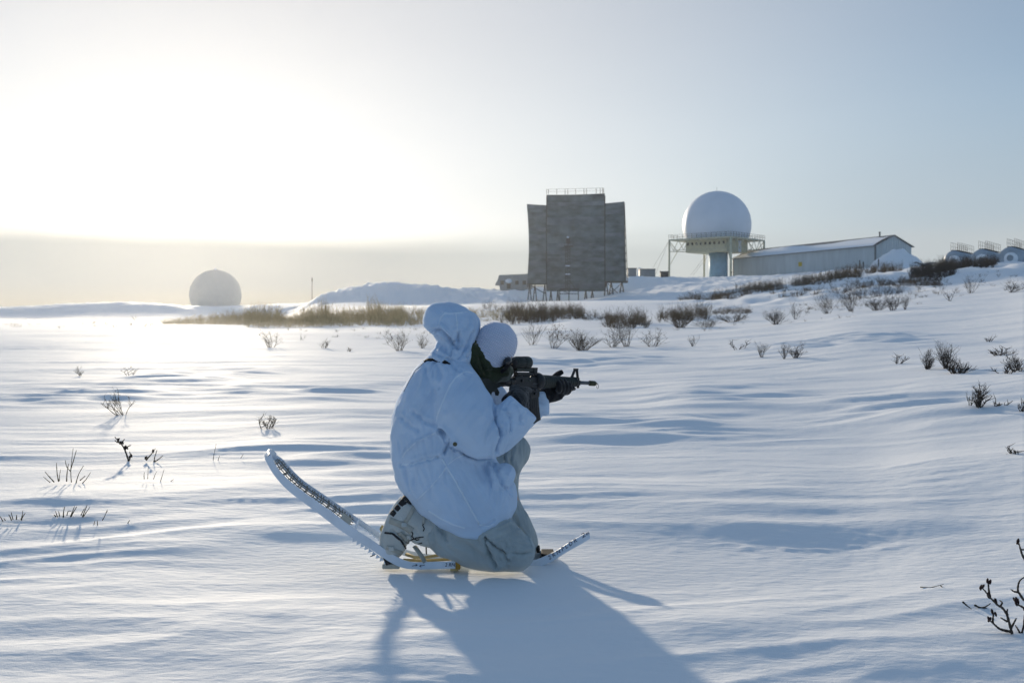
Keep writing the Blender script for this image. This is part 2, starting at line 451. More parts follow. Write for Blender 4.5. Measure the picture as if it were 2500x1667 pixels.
def snow_mat():
    m = bpy.data.materials.new('snow'); m.use_nodes = True
    n, l = m.node_tree.nodes, m.node_tree.links
    b = n['Principled BSDF']
    b.inputs['Base Color'].default_value = (0.87, 0.88, 0.89, 1)
    b.inputs['Roughness'].default_value = 0.8
    b.inputs['Specular IOR Level'].default_value = 0.32
    t = n.new('ShaderNodeTexCoord')
    z = n.new('ShaderNodeTexNoise'); z.inputs['Scale'].default_value = 260; z.inputs['Detail'].default_value = 3
    z2 = n.new('ShaderNodeTexNoise'); z2.inputs['Scale'].default_value = 34; z2.inputs['Detail'].default_value = 5
    mp = n.new('ShaderNodeMapping'); mp.inputs['Scale'].default_value = (0.45, 1, 1); mp.inputs['Rotation'].default_value = (0, 0, 0.15)
    l.new(t.outputs['Object'], z.inputs['Vector']); l.new(t.outputs['Object'], mp.inputs[0]); l.new(mp.outputs[0], z2.inputs['Vector'])
    a = n.new('ShaderNodeMath'); a.operation = 'MULTIPLY_ADD'; a.inputs[1].default_value = 0.25
    l.new(z.outputs[0], a.inputs[0]); l.new(z2.outputs[0], a.inputs[2])
    bp = n.new('ShaderNodeBump'); bp.inputs['Strength'].default_value = 0.75; bp.inputs['Distance'].default_value = 0.006
    l.new(a.outputs[0], bp.inputs['Height']); l.new(bp.outputs[0], b.inputs['Normal'])
    return m
M_SNOW = snow_mat()
build_ground()
# ------------------------------------------------------------------ distant buildings
M_TROPO = mat('weathered_grey_panel', (0.150, 0.180, 0.182), 0.85, 0.2, var=0.42, vscale=0.7, stretch=(0.6, 0.6, 1.1))
M_TROPO2 = mat('weathered_grey_panel_pale', (0.165, 0.192, 0.202), 0.85, 0.2, var=0.40, vscale=0.6, stretch=(0.6, 0.6, 1.0))
M_STEEL = mat('dark_steel', (0.075, 0.08, 0.08), 0.7, 0.3, var=0.3, vscale=2)
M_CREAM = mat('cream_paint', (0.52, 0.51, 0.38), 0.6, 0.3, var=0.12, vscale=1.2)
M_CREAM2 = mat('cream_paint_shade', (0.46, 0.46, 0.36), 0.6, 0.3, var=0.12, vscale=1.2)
M_BLUE = mat('blue_paint', (0.27, 0.45, 0.58), 0.6, 0.3, var=0.12, vscale=0.8)
M_RADOME = mat('white_radome_skin', (0.68, 0.74, 0.82), 0.5, 0.35, var=0.03, vscale=0.4)
M_SHED = mat('grey_cladding', (0.52, 0.56, 0.57), 0.55, 0.3, var=0.10, vscale=0.8, stretch=(1, 1, 0.15))
M_SHED2 = mat('grey_trim', (0.16, 0.165, 0.165), 0.6, 0.3)
M_YELLOW = mat('yellow_sign_paint', (0.50, 0.38, 0.05), 0.6, 0.3, var=0.1)
M_DRIFT = mat('packed_snow', (0.86, 0.87, 0.89), 0.75, 0.25, bump=0.4, bscale=6)
M_TANK = mat('grey_tank_paint', (0.36, 0.41, 0.46), 0.5, 0.4, var=0.15, vscale=1.0)
M_TRAILER = mat('pale_trailer_panel', (0.30, 0.32, 0.33), 0.6, 0.3, var=0.1, vscale=1.5)
M_DARKGLASS = mat('dark_window', (0.03, 0.035, 0.04), 0.15, 0.5)
M_DARKBOX = mat('dark_box_paint', (0.07, 0.07, 0.07), 0.6, 0.3, var=0.2, vscale=2)

# ---- billboard antenna
def build_antenna():
    Y = 216.0
    base = P(1408, 735, Y); base.z = gz(base.x, base.y)
    t = thing('antenna_screen', 'huge dark grey billboard antenna screen with a stepped top and narrow mast in front', 'antenna', base)
    s = Y / F
    xc = base.x
    def Q(px, py):
        """point on the curved dish: concave towards the camera"""
        p = P(px, py, Y)
        u = (p.x - xc) / 11.0; v = (p.z - 17.0) / 13.0
        p.y = Y + 1.5 - 2.2 * u * u - 1.0 * v * v
        return p
    rng = random.Random(4)
    def section(px0, px1, top0, top1, bot, n, lean=0):
        for k in range(n):
            f0, f1 = k / n, (k + 1) / n
            mb = MB(); segs = 4; rows = []
            jig = rng.uniform(-0.02, 0.02)
            for j in range(segs + 1):
                g = j / segs
                tp = top0 + (top1 - top0) * g
                y0 = bot + (tp - bot) * (f0 + 0.0 / n); y1 = bot + (tp - bot) * (f1 + 0.03 / n)
                px_a = px0 + (px1 - px0) * g
                def X(f):   # edges draw in a little at mid height
                    return px_a + (5.0 * math.sin(math.pi * min(1, f)) * (1 if lean < 0 and j == 0 else 0)) + (lean * 5 * (1 - f) * (1 if j == segs else 0) if lean > 0 else 0)
                a, b = Q(X(f0), y0), Q(X(f1), y1)
                a.y += jig; b.y += jig + 0.02
                rows.append((a, b))
            vs = []
            for a, b in rows:
                vs += [a, b, a + Vector((0, 0.12, 0)), b + Vector((0, 0.12, 0))]
            fs = []
            for j in range(segs):
                o, q = j * 4, j * 4 + 4
                fs += [(o, q, q + 1, o + 1), (o + 2, o + 3, q + 3, q + 2), (o + 1, q + 1, q + 3, o + 3), (o, o + 2, q + 2, q)]
            fs += [(0, 1, 3, 2), (segs * 4, segs * 4 + 2, segs * 4 + 3, segs * 4 + 1)]
            mb.add(vs, fs)
            mb.build('panel_board', rng.choice([M_TROPO, M_TROPO, M_TROPO2]), t)
    section(1286, 1334.5, 500, 501, 693, 21, -1)
    section(1334.5, 1477, 476, 472.5, 711, 26)
    section(1477, 1523.5, 496.5, 493.5, 687, 21, 1)
    # raised wing frames beside the centre bay
    for px in (1334.5, 1477):
        mb = MB()
        pts = [Q(px, y) - Vector((0, 0.12, 0)) for y in np.linspace(478, 708, 12)]
        mb.tube(pts, 0.10, 5); mb.build('frame_rib', M_STEEL, t)
    # top railing
    mb = MB()
    for px in (1334.5, 1339, 1359.5, 1380, 1386.5, 1406, 1426.5, 1432.5, 1456, 1465.7, 1471.5, 1474):
        a = Q(px, 475 - (px - 1334) * 0.02); mb.bar(a, a + Vector((0, 0, 1.15)), 0.11)
    a, b = Q(1334.5, 475), Q(1474, 472)
    mb.bar(a + Vector((0, 0, 1.12)), b + Vector((0, 0, 1.15)), 0.05); mb.bar(a + Vector((0, 0, 0.6)), b + Vector((0, 0, 0.62)), 0.04)
    mb.build('railing', M_STEEL, t)
    # slanted back stay on the right, a lattice
    mb = MB()
    A = [Q(1523.5, 497), Q(1524, 690)]; B0 = P(1532.5, 690, Y + 3)
    for k in range(11):
        f = k / 10
        l = A[0].lerp(A[1], f); r = A[0].lerp(B0, f)
        if k: mb.bar(l, r, 0.07)
        if k: mb.bar(l, pr, 0.07)
        pr = r
    mb.bar(A[0], B0, 0.14); mb.bar(A[0], A[1], 0.12)
    mb.build('stay_truss', M_STEEL, t)
    # trestle legs: each A-frame on its own
    def trestle(px, py, w, drop):
        mb = MB()
        for dy in (0.3, 4.5):
            for sx in (-1, 1):
                a = P(px, py, Y + dy); b = P(px + sx * w, py + drop, Y + dy); b.z = gz(b.x, b.y) - 0.3
                mb.bar(a, b, 0.22)
            a1, b1 = P(px - w * .6, py + drop * .55, Y + dy), P(px + w * .6, py + drop * .55, Y + dy)
            mb.bar(a1, b1, 0.12)
        mb.bar(P(px, py, Y + .3), P(px, py, Y + 4.5), 0.2)
        mb.build('leg', M_STEEL, t)
    for px in (1293, 1306, 1330): trestle(px, 693, 4.5, 40)
    for px in (1345, 1362, 1430, 1446): trestle(px, 709, 3.0, 28)
    for px in (1480, 1492, 1518): trestle(px, 687, 5.0, 42)
    for p, q, w, h in (((1286, 693), (1336, 693), .45, .5), ((1286, 699), (1336, 699), .2, .2), ((1476, 688), (1531, 688), .45, .5), ((1483, 692), (1517, 724), .14, .14), ((1517, 692), (1483, 724), .14, .14), ((1300, 700), (1334, 718), .16, .16)):
        mb = MB(); mb.bar(P(*p, Y + 1), P(*q, Y + 1), w, h); mb.build('cross_beam', M_STEEL, t)
    mb = MB()
    a, b = P(1283, 737, Y - 2), P(1436, 735, Y - 2)
    mb.obox((a + b) / 2 - Vector((0, 0, .25)), ((b.x - a.x) / 2, 0, 0), (0, 1.6, 0), (0, 0, 0.35))
    mb.build('footing', mat('brown_timber', (0.12, 0.11, 0.08), 0.9, 0.1, var=0.3), t)
    # feed mast in front of the screen
    mb = MB(); Ym = Y - 6
    for px, dy in ((1380.5, 0), (1391.5, 0), (1386, 1.0)):
        mb.bar(P(px, 601, Ym + dy), P(px, 712, Ym + dy), 0.13)
    for k in range(14):
        y0 = 603 + k * 7.6
        a, b, c = P(1380.5, y0, Ym), P(1391.5, y0, Ym), P(1391.5, y0 + 7.6, Ym)
        mb.bar(a, b, 0.09); mb.bar(a, c, 0.09)
    mb.build('mast', M_STEEL, t)
    mb = MB()
    c = P(1388, 601.5, Ym); mb.obox(c, (0.95, 0, 0), (0, 0.8, 0), (0, 0, 0.12))
    for dx in (-0.9, -0.3, 0.3, 0.9): mb.bar(c + Vector((dx, -.75, 0)), c + Vector((dx, -.75, 0.75)), 0.06)
    mb.bar(c + Vector((-0.9, -.75, .75)), c + Vector((.9, -.75, .75)), 0.06)
    mb.build('platform', M_STEEL, t)
    mb = MB(); c = P(1387, 588, Ym); mb.obox(c, (0.42, 0, 0), (0, 0.4, 0), (0, 0, 0.6)); mb.bar(c - Vector((0, 0, .6)), P(1387, 601, Ym), 0.15)
    mb.build('feed_box', M_DARKBOX, t)
    for py in (579.5, 649, 669.5):
        mb = MB(); c = P(1386, py, Ym - .3)
        if py < 600: mb.ell(c, (0.28, 0.28, 0.22), 10, 6)
        else: mb.obox(c, (0.5, 0, 0), (0, 0.2, 0), (0, 0, 0.09))
        mb.build('lamp', M_RADOME, t, smooth=py < 600)
    mb = MB(); a, b = P(1366, 706, Ym + 1), P(1413, 735, Ym + 1); b.z = gz(b.x, b.y) - .3
    mb.bar(Vector((a.x, a.y, a.z)), Vector((b.x, a.y, a.z)), 0.5, 0.3)
    for px in (1366.5, 1389, 1412):
        p = P(px, 706, Ym + 1); mb.bar(p, Vector((p.x, p.y, b.z)), 0.2)
    mb.bar(P(1366, 717, Ym + 1), P(1413, 717, Ym + 1), 0.16); mb.bar(P(1366, 706, Ym + 1), P(1389, 717, Ym + 1), 0.12)
    mb.bar(P(1392, 686, Ym), P(1404, 704, Ym), 0.12)
    mb.build('base_frame', M_STEEL, t)
build_antenna()

# ---- radome on its tower
def geodesic(c, r, sub, cut=None):
    bm = bmesh.new(); bmesh.ops.create_icosphere(bm, subdivisions=sub, radius=r)
    bmesh.ops.rotate(bm, verts=bm.verts, matrix=Matrix.Rotation(0.35, 3, 'Z') @ Matrix.Rotation(0.3, 3, 'X'))
    bmesh.ops.translate(bm, verts=bm.verts, vec=c)
    return bm
def build_tower():
    Y = 262.0
    c = P(1750, 620, Y); g = gz(c.x, c.y)
    t = thing('radar_tower', 'white round radome on a square railed deck above a blue column', 'radar tower', (c.x, c.y, g))
    org = t.location
    ctr = P(1750, 549.5, Y); R = 82.5 * Y / F
    bm = geodesic(ctr, R, 6)
    zdeck = P(1762, 580, Y - 12).z
    geom = bm.verts[:] + bm.edges[:] + bm.faces[:]
    bmesh.ops.bisect_plane(bm, geom=geom, plane_co=(0, 0, zdeck), plane_no=(0, 0, -1), clear_outer=True)
    me = bpy.data.meshes.new('radome'); bmesh.ops.translate(bm, verts=bm.verts, vec=-org); bm.to_mesh(me); bm.free()
    link_mesh('radome', me, M_RADOME, t, True)
    mb = MB(); mb.tube([(ctr.x, ctr.y, ctr.z + R - .05), (ctr.x, ctr.y, ctr.z + R + 1.1)], 0.035, 5); mb.build('lightning_rod', M_STEEL, t)
    # deck square on its corner
    h = 12.9; rot = math.radians(4)
    ux = Vector((math.cos(rot), math.sin(rot), 0)); uy = Vector((-math.sin(rot), math.cos(rot), 0))
    cor = [Vector((ctr.x, ctr.y, zdeck)) + d for d in (-ux * h, -uy * h, ux * h, uy * h)]   # left, near, right, far
    mb = MB(); vs = cor + [p + Vector((0, 0, 0.35)) for p in cor]
    mb.add(vs, [(0, 3, 2, 1), (4, 5, 6, 7), (0, 1, 5, 4), (1, 2, 6, 5), (2, 3, 7, 6), (3, 0, 4, 7)])
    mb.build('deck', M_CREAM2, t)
    top = Vector((0, 0, .35))
    for k in range(4):
        a, b = cor[k] + top, cor[(k + 1) % 4] + top
        mb = MB()
        for j in range(13):
            p = a.lerp(b, j / 13); mb.bar(p, p + Vector((0, 0, 1.15)), 0.07)
        for z in (0.6, 1.12): mb.bar(a + Vector((0, 0, z)), b + Vector((0, 0, z)), 0.055)
        mb.build('railing', M_STEEL, t)
    # equipment room under the deck
    hb = 8.3; zc = P(1750, 613, Y - 8).z
    cb = [Vector((ctr.x, ctr.y, 0)) + d for d in (-ux * hb, -uy * hb, ux * hb, uy * hb)]
    mb = MB(); vs = [Vector((p.x, p.y, zc)) for p in cb] + [Vector((p.x, p.y, zdeck - .02)) for p in cb]
    mb.add(vs, [(0, 3, 2, 1), (4, 5, 6, 7), (0, 1, 5, 4), (1, 2, 6, 5), (2, 3, 7, 6), (3, 0, 4, 7)])
    mb.build('equipment_room', M_CREAM, t)
    a, b = cb[1], cb[2]
    d = (b - a).normalized(); nrmv = Vector((d.y, -d.x, 0))
    mb = MB(); m = a.lerp(b, 0.62); mb.obox(Vector((m.x, m.y, (zc + zdeck) / 2)) + nrmv * 0.05, d * 0.75, nrmv * 0.05, (0, 0, 1.5))
    mb.build('door', M_RADOME, t)
    for k in range(9):
        mb = MB(); p = cb[0].lerp(cb[1], (k + .5) / 9); nn = Vector((-(cb[1] - cb[0]).normalized().y, (cb[1] - cb[0]).normalized().x, 0)) * -1
        mb.obox(Vector((p.x, p.y, zdeck - 0.9)) + nn * 0.04, (cb[1] - cb[0]).normalized() * 0.3, nn * 0.03, (0, 0, 0.35))
        mb.build('vent', M_STEEL, t)
    # blue column
    mb = MB(); gg = min(g, gz(ctr.x, ctr.y - 3)) - 1
    mb.tube([(ctr.x + .4, ctr.y, gg), (ctr.x + .4, ctr.y, zc)], 22.6 * Y / F, 28); mb.build('column', M_BLUE, t, True)
    # corner posts with braces
    for k in range(4):
        p = cor[k] * 0.985 + Vector((ctr.x, ctr.y, zdeck)) * 0.015
        mb = MB(); zg = gz(p.x, p.y) - .5
        mb.tube([(p.x, p.y, zg), (p.x, p.y, zdeck)], 0.30 if k == 1 else 0.26, 8)
        mb.build('post', M_CREAM, t, True)
        q = cb[k]; low = Vector((p.x, p.y, zc - 3.5)); mid = Vector((p.x, p.y, zc + 0.3)); qb = Vector((q.x, q.y, zc + 0.3)); qt = Vector((q.x, q.y, zdeck))
        half = (mid + qb) / 2 - Vector((0, 0, 0))
        mb = MB()
        mb.bar(mid, qb, 0.18); mb.bar(Vector((p.x, p.y, zdeck)), half, 0.16); mb.bar(half, qt, 0.16); mb.bar(low, half, 0.14)
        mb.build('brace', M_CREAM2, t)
    for k in range(4):
        a, b = cor[k], cor[(k + 1) % 4]; mb = MB(); n = 6
        for j in range(n):
            p, q = a.lerp(b, j / n), a.lerp(b, (j + .5) / n); q2 = q - Vector((0, 0, 2.6)); r = a.lerp(b, (j + 1) / n)
            if k in (0, 1): mb.bar(p, q2, 0.11); mb.bar(q2, r, 0.11)
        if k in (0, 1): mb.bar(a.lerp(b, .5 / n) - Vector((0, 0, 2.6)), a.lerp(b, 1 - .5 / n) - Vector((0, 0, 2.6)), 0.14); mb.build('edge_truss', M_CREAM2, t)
    for px, py in ((1588, 664), (1600, 670), (1686, 672), (1692, 672)):
        mb = MB(); mb.bar(cor[0] + Vector((0, 0, -.2)) if px < 1650 else P(px + 34, 628, Y + 1), P(px, py, Y - 5), 0.035); mb.build('guy_wire', M_STEEL, t)
build_tower()

# ---- long metal shed
def build_shed():
    n0 = P(2137, 660, 215.0); n1 = P(1791, 677, 265.0)
    zb = 9.6
    a = Vector((n0.x, n0.y, 0)); b = Vector((n1.x, n1.y, 0)); L = (b - a).length
    d = (b - a).normalized(); nv = Vector((d.y, -d.x, 0))   # away from the camera side
    if nv.x < 0: nv = -nv
    Wd = 9.9; ze = 16.05; zr = 18.42
    t = thing('metal_shed', 'long grey metal shed with snow on its low gabled roof', 'shed', (a.x, a.y, zb))
    def pt(s, w, z): return a + d * s + nv * w + Vector((0, 0, z))
    # ribbed walls: trapezoid ribs
    def ribbed(p0, dirv, length, out, ztop, zbot=zb, pitch=0.62, dep=0.07):
        mb = MB(); n = int(length / pitch); vs = []; prof = []
        for k in range(n):
            s0 = k * length / n; w = length / n
            prof += [(s0, 0), (s0 + w * .55, 0), (s0 + w * .65, dep), (s0 + w * .90, dep)]
        prof.append((length, 0))
        for s_, o_ in prof:
            q = p0 + dirv * s_ + out * o_
            vs.append(Vector((q.x, q.y, zbot))); vs.append(Vector((q.x, q.y, ztop(s_) if callable(ztop) else ztop)))
        fs = [(2 * i, 2 * i + 2, 2 * i + 3, 2 * i + 1) for i in range(len(prof) - 1)]
        mb.add(vs, fs); return mb
    o = ribbed(a, d, L, -nv, ze).build('front_wall', M_SHED, t)
    gab = lambda s: ze + (zr - ze) * (1 - abs(s / Wd - .5) * 2)
    ribbed(a, nv, Wd, -d, gab).build('gable_wall', M_SHED, t)
    ribbed(b, nv, Wd, d, gab).build('gable_wall', M_SHED, t)
    ribbed(a + nv * Wd, d, L, nv, ze).build('back_wall', M_SHED, t)
    # roof slabs with overhang
    ov = 0.45
    for side in (0, 1):
        w0, w1 = (-ov, Wd / 2) if side == 0 else (Wd + ov, Wd / 2)
        z0 = ze - 0.1
        mb = MB(); q = [pt(-ov, w0, z0), pt(L + ov, w0, z0), pt(L + ov, w1, zr), pt(-ov, w1, zr)]
        q2 = [p + Vector((0, 0, .14)) for p in q]
        mb.add(q + q2, [(0, 1, 2, 3), (4, 7, 6, 5), (0, 4, 5, 1), (1, 5, 6, 2), (2, 6, 7, 3), (3, 7, 4, 0)])
        mb.build('roof', M_SHED2, t)
    # snow lying on the near slope, thin at the ridge and bare along the left verge
    mb = MB(); N, Mm = 60, 10; rng = random.Random(2); vs = []
    for i in range(N + 1):
        s = i / N * (L - 0.4) + 0.2
        top = 0.80 + 0.10 * math.sin(s * .21) + rng.uniform(-.03, .03)
        left = min(1, (L - s) / 6.0)
        for j in range(Mm + 1):
            f = j / Mm
            w = -0.42 + (Wd / 2 + .42) * f * top * (0.25 + .75 * left)
            z = ze - 0.1 + (zr - ze + .1) * ((w + ov) / (Wd / 2 + ov)) + 0.16 + 0.22 * math.sin(math.pi * f) ** .6
            vs.append(pt(s, w, z))
    fs = [(i * (Mm + 1) + j, (i + 1) * (Mm + 1) + j, (i + 1) * (Mm + 1) + j + 1, i * (Mm + 1) + j + 1) for i in range(N) for j in range(Mm)]
    mb.add(vs, fs); mb.build('roof_snow', M_DRIFT, t, True)
    mb = MB(); p = pt(4.0, Wd / 2 - .2, zr); mb.tube([p, p + Vector((0, 0, .9))], 0.17, 8); mb.tube([p + Vector((0, 0, .9)), p + Vector((0, 0, 1.1))], 0.26, 8)
    mb.build('flue', M_STEEL, t)
    yy = P(1953.5, 645, 238); k = (Vector((yy.x, yy.y, 0)) - a).dot(d)
    for k in np.linspace(20, 38, 400):
        q = pt(k, -0.1, 0)
        if abs((1250 + q.x / q.y * F) - 1953.5) < 0.3: break
    zz = CH + (HOR - 645) / F * q.y
    mb = MB(); mb.obox(Vector((q.x, q.y, zz)), d * 0.62, nv * 0.06, (0, 0, 0.5)); mb.build('sign', M_YELLOW, t)
    mb = MB(); q0 = pt(1.2, Wd + .1, zb); mb.obox(q0 + d * 2 + nv * .55 + Vector((0, 0, 2.7)), d * 1.6, nv * .5, (0, 0, 2.9)); mb.build('lean_to', mat('pale_blue_panel', (0.55, 0.66, 0.70), 0.6, 0.3), t)
    # corner trims
    for q in (pt(-.08, -.08, 0), pt(L + .05, -.08, 0)):
        mb = MB(); mb.bar(Vector((q.x, q.y, zb)), Vector((q.x, q.y, ze)), 0.28); mb.build('corner_trim', M_SHED2, t)
    return pt, L, Wd
shed_pt, shed_L, shed_W = build_shed()

for px, py, hh, lab in ((2099, 661, 1.6, 'leftmost of the short dark posts before the shed'), (2108, 660, 1.5, 'second short dark post before the shed corner'), (2145, 659, 1.9, 'dark post right of the shed corner by the snow pile')):
    p = P(px, py, 205); g = gz(p.x, p.y); mb = MB()
    mb.tube([(p.x, p.y, g - .3), (p.x, p.y, g + hh)], 0.13, 8); mb.tube([(p.x, p.y, g + hh), (p.x, p.y, g + hh + .08)], [0.15, 0.06], 8)
    tag(mb.build('post', M_STEEL), lab, 'post', 'posts before the shed')

def build_pile():
    # heap of ploughed snow against the gable
    c = P(2196, 660, 207.0); zc = gz(c.x, c.y)
    n, m = 44, 26; vs = []
    for i in range(n + 1):
        for j in range(m + 1):
            u, v = i / n * 2 - 1, j / m * 2 - 1
            x, y = c.x + u * 6.6, c.y + v * 5.0
            r = math.hypot(u, v)
            prof = max(0.0, 1 - r ** 2.2)
            side = 1 - 0.35 * max(0, u) - 0.15 * max(0, -u)
            nn = float(fbm(np.array([x * .35]), np.array([y * .35]), 3, 61)[0])
            vs.append((x, y, gz(x, y) - .3 + prof * 3.9 * side + nn * .5 * min(1, prof * 3)))
    fs = [(i * (m + 1) + j, (i + 1) * (m + 1) + j, (i + 1) * (m + 1) + j + 1, i * (m + 1) + j + 1) for i in range(n) for j in range(m)]
    mb = MB(); mb.add(vs, fs)
    tag(mb.build('snow_pile', M_DRIFT, None, True), 'tall heap of ploughed snow against the gable end of the shed', 'snow pile')
build_pile()

def build_machine():
    c = P(2262, 652, 203.0); g = gz(c.x, c.y)
    t = thing('loader', 'small grey machine half buried right of the snow heap', 'loader', (c.x, c.y, g))
    z = P(2262, 652, 203).z; k = 203 / F
    zb = z - .2
    mb = MB(); mb.box((c.x - 1.3, c.y - .8, zb + .2), (c.x + .9, c.y + .8, zb + 0.95)); mb.build('body', M_TRAILER, t, bevel=.08)
    mb = MB(); mb.box((c.x + .2, c.y - .7, zb + .95), (c.x + 1.5, c.y + .7, zb + 1.15))
    for dx in (0.25, 1.45):
        for dy in (-.65, .65): mb.bar((c.x + dx, c.y + dy, zb + .5), (c.x + dx, c.y + dy, zb + 1.0), 0.1)
    mb.build('cab', M_TRAILER, t)
    mb = MB(); mb.tube([(c.x - 1.2, c.y, zb + .7), (c.x - 2.0, c.y, zb + 1.15), (c.x - 2.7, c.y, zb + 1.0), (c.x - 3.0, c.y, zb + .5)], 0.13, 6); mb.build('boom', M_STEEL, t)
    for dx in (-.9, .6):
        mb = MB(); mb.tube([(c.x + dx, c.y - 1.0, zb + .2), (c.x + dx, c.y + 1.0, zb + .2)], 0.42, 14); mb.build('wheel', M_DARKBOX, t)
build_machine()

# ---- three fuel tanks on the hill
def build_tank(px, py, rpx, Y, label, ln=11.5):
    c = P(px, py, Y); r = rpx * Y / F; g = gz(c.x, c.y)
    t = thing('fuel_tank', label, 'fuel tank', (c.x, c.y, g), 'fuel tanks on the hilltop')
    ax = Vector((0.60, 0.80, 0)); side = Vector((ax.y, -ax.x, 0))
    prof = [(-0.55, 0.02), (-0.52, .35), (-0.40, .66), (-0.22, .87), (0, 1.0)]
    pts = [c + ax * (a * 1.0) for a, _ in prof] + [c + ax * ln, c + ax * (ln + .25), c + ax * (ln + .5)]
    rad = [q * r for _, q in prof] + [r, r * .8, .03]
    mb = MB(); mb.tube(pts, rad, 28, upv=(0, 0, 1)); mb.build('shell', M_TANK, t, True)
    # rime and snow caked on the near dome
    mb = MB(); rng = random.Random(int(px)); vs = []; n = 28
    hol = 0.12 if px < 2450 else 0.4
    for i, (a, q) in enumerate(prof):
        for j in range(n):
            th = 2 * math.pi * j / n
            rr = r * .74 * (max(q, hol) if i else hol) * (1 + .02 * rng.uniform(-1, 1))
            vs.append(c + side * (r * .08) - Vector((0, 0, r * .10)) + ax * (a - .16 + (.05 if i == 4 else 0)) + side * (math.cos(th) * rr) + Vector((0, 0, math.sin(th) * rr + (-.1 if i == 0 else 0))))
    fs = [(i * n + j, i * n + (j + 1) % n, (i + 1) * n + (j + 1) % n, (i + 1) * n + j) for i in range(1, 4) for j in range(n)]
    mb.add(vs, fs); mb.build('snow_cap', M_DRIFT, t, True)
    for k in (1.5, 5.5, 9.5):
        mb = MB(); q = c + ax * k
        mb.obox(Vector((q.x, q.y, (g - .4 + c.z - r * .5) / 2)), ax * .25, side * r * .8, (0, 0, max(.2, (c.z - r * .5 - g + .4) / 2)))
        mb.build('saddle', M_STEEL, t)
    mb = MB(); top = Vector((0, 0, r + .02))
    mb.obox(c + ax * (ln / 2) + top + Vector((0, 0, .05)), ax * (ln / 2 - .5), side * .5, (0, 0, .04)); mb.build('catwalk', M_STEEL, t)
    for sd in (-.48, .48):
        mb = MB()
        for j in range(9):
            q = c + ax * (.5 + (ln - 1) * j / 8) + top + side * sd; mb.bar(q, q + Vector((0, 0, 1.25)), 0.04)
        for z in (.65, 1.22): mb.bar(c + ax * .5 + top + side * sd + Vector((0, 0, z)), c + ax * (ln - .5) + top + side * sd + Vector((0, 0, z)), 0.03)
        mb.build('railing', M_STEEL, t)
build_tank(2328, 634, 22, 150, 'leftmost fuel tank on the hilltop with dark brush at its foot')
build_tank(2396, 632, 23.5, 147, 'middle fuel tank of the three with a railing along its top')
build_tank(2466, 628, 25, 144, 'right hand fuel tank with a ring of snow on its round end')

# ---- far dome in the glare
M_DOME = mat('weathered_dome_panel', (0.46, 0.49, 0.49), 0.8, 0.2, var=0.05)
def build_dome():
    Y = 330.0; c = P(526, 720, Y); R = 62 * Y / F
    t = thing('radar_dome', 'pale faceted radar dome fading into the sun glare behind the left ridge', 'radar dome', (c.x, c.y, gz(c.x, c.y)))
    bm = geodesic(c, R, 3); bmesh.ops.translate(bm, verts=bm.verts, vec=-t.location)
    me = bpy.data.meshes.new('shell'); bm.to_mesh(me); bm.free()
    link_mesh('shell', me, M_DOME, t, False)
    mb = MB(); mb.tube([c + Vector((0, 0, R - .1)), c + Vector((0, 0, R + .6))], [.5, .1], 6); mb.build('cap', M_RADOME, t)
    mb = MB(); mb.tube([(c.x, c.y, gz(c.x, c.y) - 1), (c.x, c.y, c.z - R * .75)], R * .68, 24); mb.build('base_ring', M_TRAILER, t)
build_dome()

def build_trailer():
    Y = 236.0; a = P(1212, 690, Y); b = P(1300, 690, Y)
    zt0, zt1 = P(1212, 672, Y).z, P(1300, 668, Y).z; zb = P(1212, 703, Y).z - .6
    t = thing('portable_building', 'long low pale hut with dark windows left of the antenna screen', 'hut', (a.x, a.y, zb))
    mb = MB(); dep = 3.0
    # rounded left end, gently sloping roof
    out = [(a.x + .9, zb), (a.x + .7, zb + 1.2), (a.x - .3, zb + 1.25), (a.x - .2, zb + 1.7), (a.x + .25, zb + 2.4), (a.x + .6, zt0 + .05), (b.x, zt1), (b.x, zb)]
    vs = [(x, Y, z) for x, z in out] + [(x, Y + dep, z) for x, z in out]; n = len(out)
    mb.add(vs, [tuple(range(n)), tuple(range(2 * n - 1, n - 1, -1))] + [(i, i + n, (i + 1) % n + n, (i + 1) % n) for i in range(n)])
    mb.build('shell', M_TRAILER, t)
    for px in (1226, 1262, 1280):
        p = P(px, 690, Y); mb = MB(); mb.box((p.x - .42, Y - .05, p.z - .5), (p.x + .42, Y + .02, p.z + .45)); mb.build('window', M_DARKGLASS, t)
    p = P(1242, 694, Y); mb = MB(); mb.box((p.x - .45, Y - .07, p.z - 1.0), (p.x + .45, Y + .02, p.z + .9)); mb.build('door', M_STEEL, t)
    mb = MB(); mb.ell((p.x, Y - .3, p.z + .75), (.85, .5, .55), 10, 6); mb.build('snow_lump', M_DRIFT, t, True)
build_trailer()

def crate(px0, px1, py0, py1, Y, dep, m, name, label, group=None, lid=True):
    a, b = P(px0, py0, Y), P(px1, py1, Y); zb = min(b.z, gz((a.x + b.x) / 2, Y)) - .3
    t = thing(name, label, 'container' if 'cont' in name else 'cabinet', ((a.x + b.x) / 2, Y + dep / 2, zb), group)
    mb = MB(); mb.box((a.x, Y, zb), (b.x, Y + dep, a.z)); mb.build('body', m, t, bevel=.04)
    mb = MB(); mb.box((a.x - .12, Y - .12, a.z), (b.x + .12, Y + dep + .12, a.z + .18)); mb.build('roof', M_SHED2, t)
    mb = MB(); zc = (a.z + zb) / 2
    for f in (.25, .5, .75):
        x = a.x + (b.x - a.x) * f; mb.box((x - .05, Y - .05, zb + .1), (x + .05, Y - .001, a.z - .1))
    mb.build('rib', m, t)
crate(1533, 1554, 656, 669, 238, 2.2, M_TRAILER, 'container', 'grey container just right of the antenna screen', 'containers behind the snow bank')
crate(1562, 1600, 658, 669, 242, 2.4, M_TRAILER, 'container', 'longer grey container nearer the radome tower', 'containers behind the snow bank')
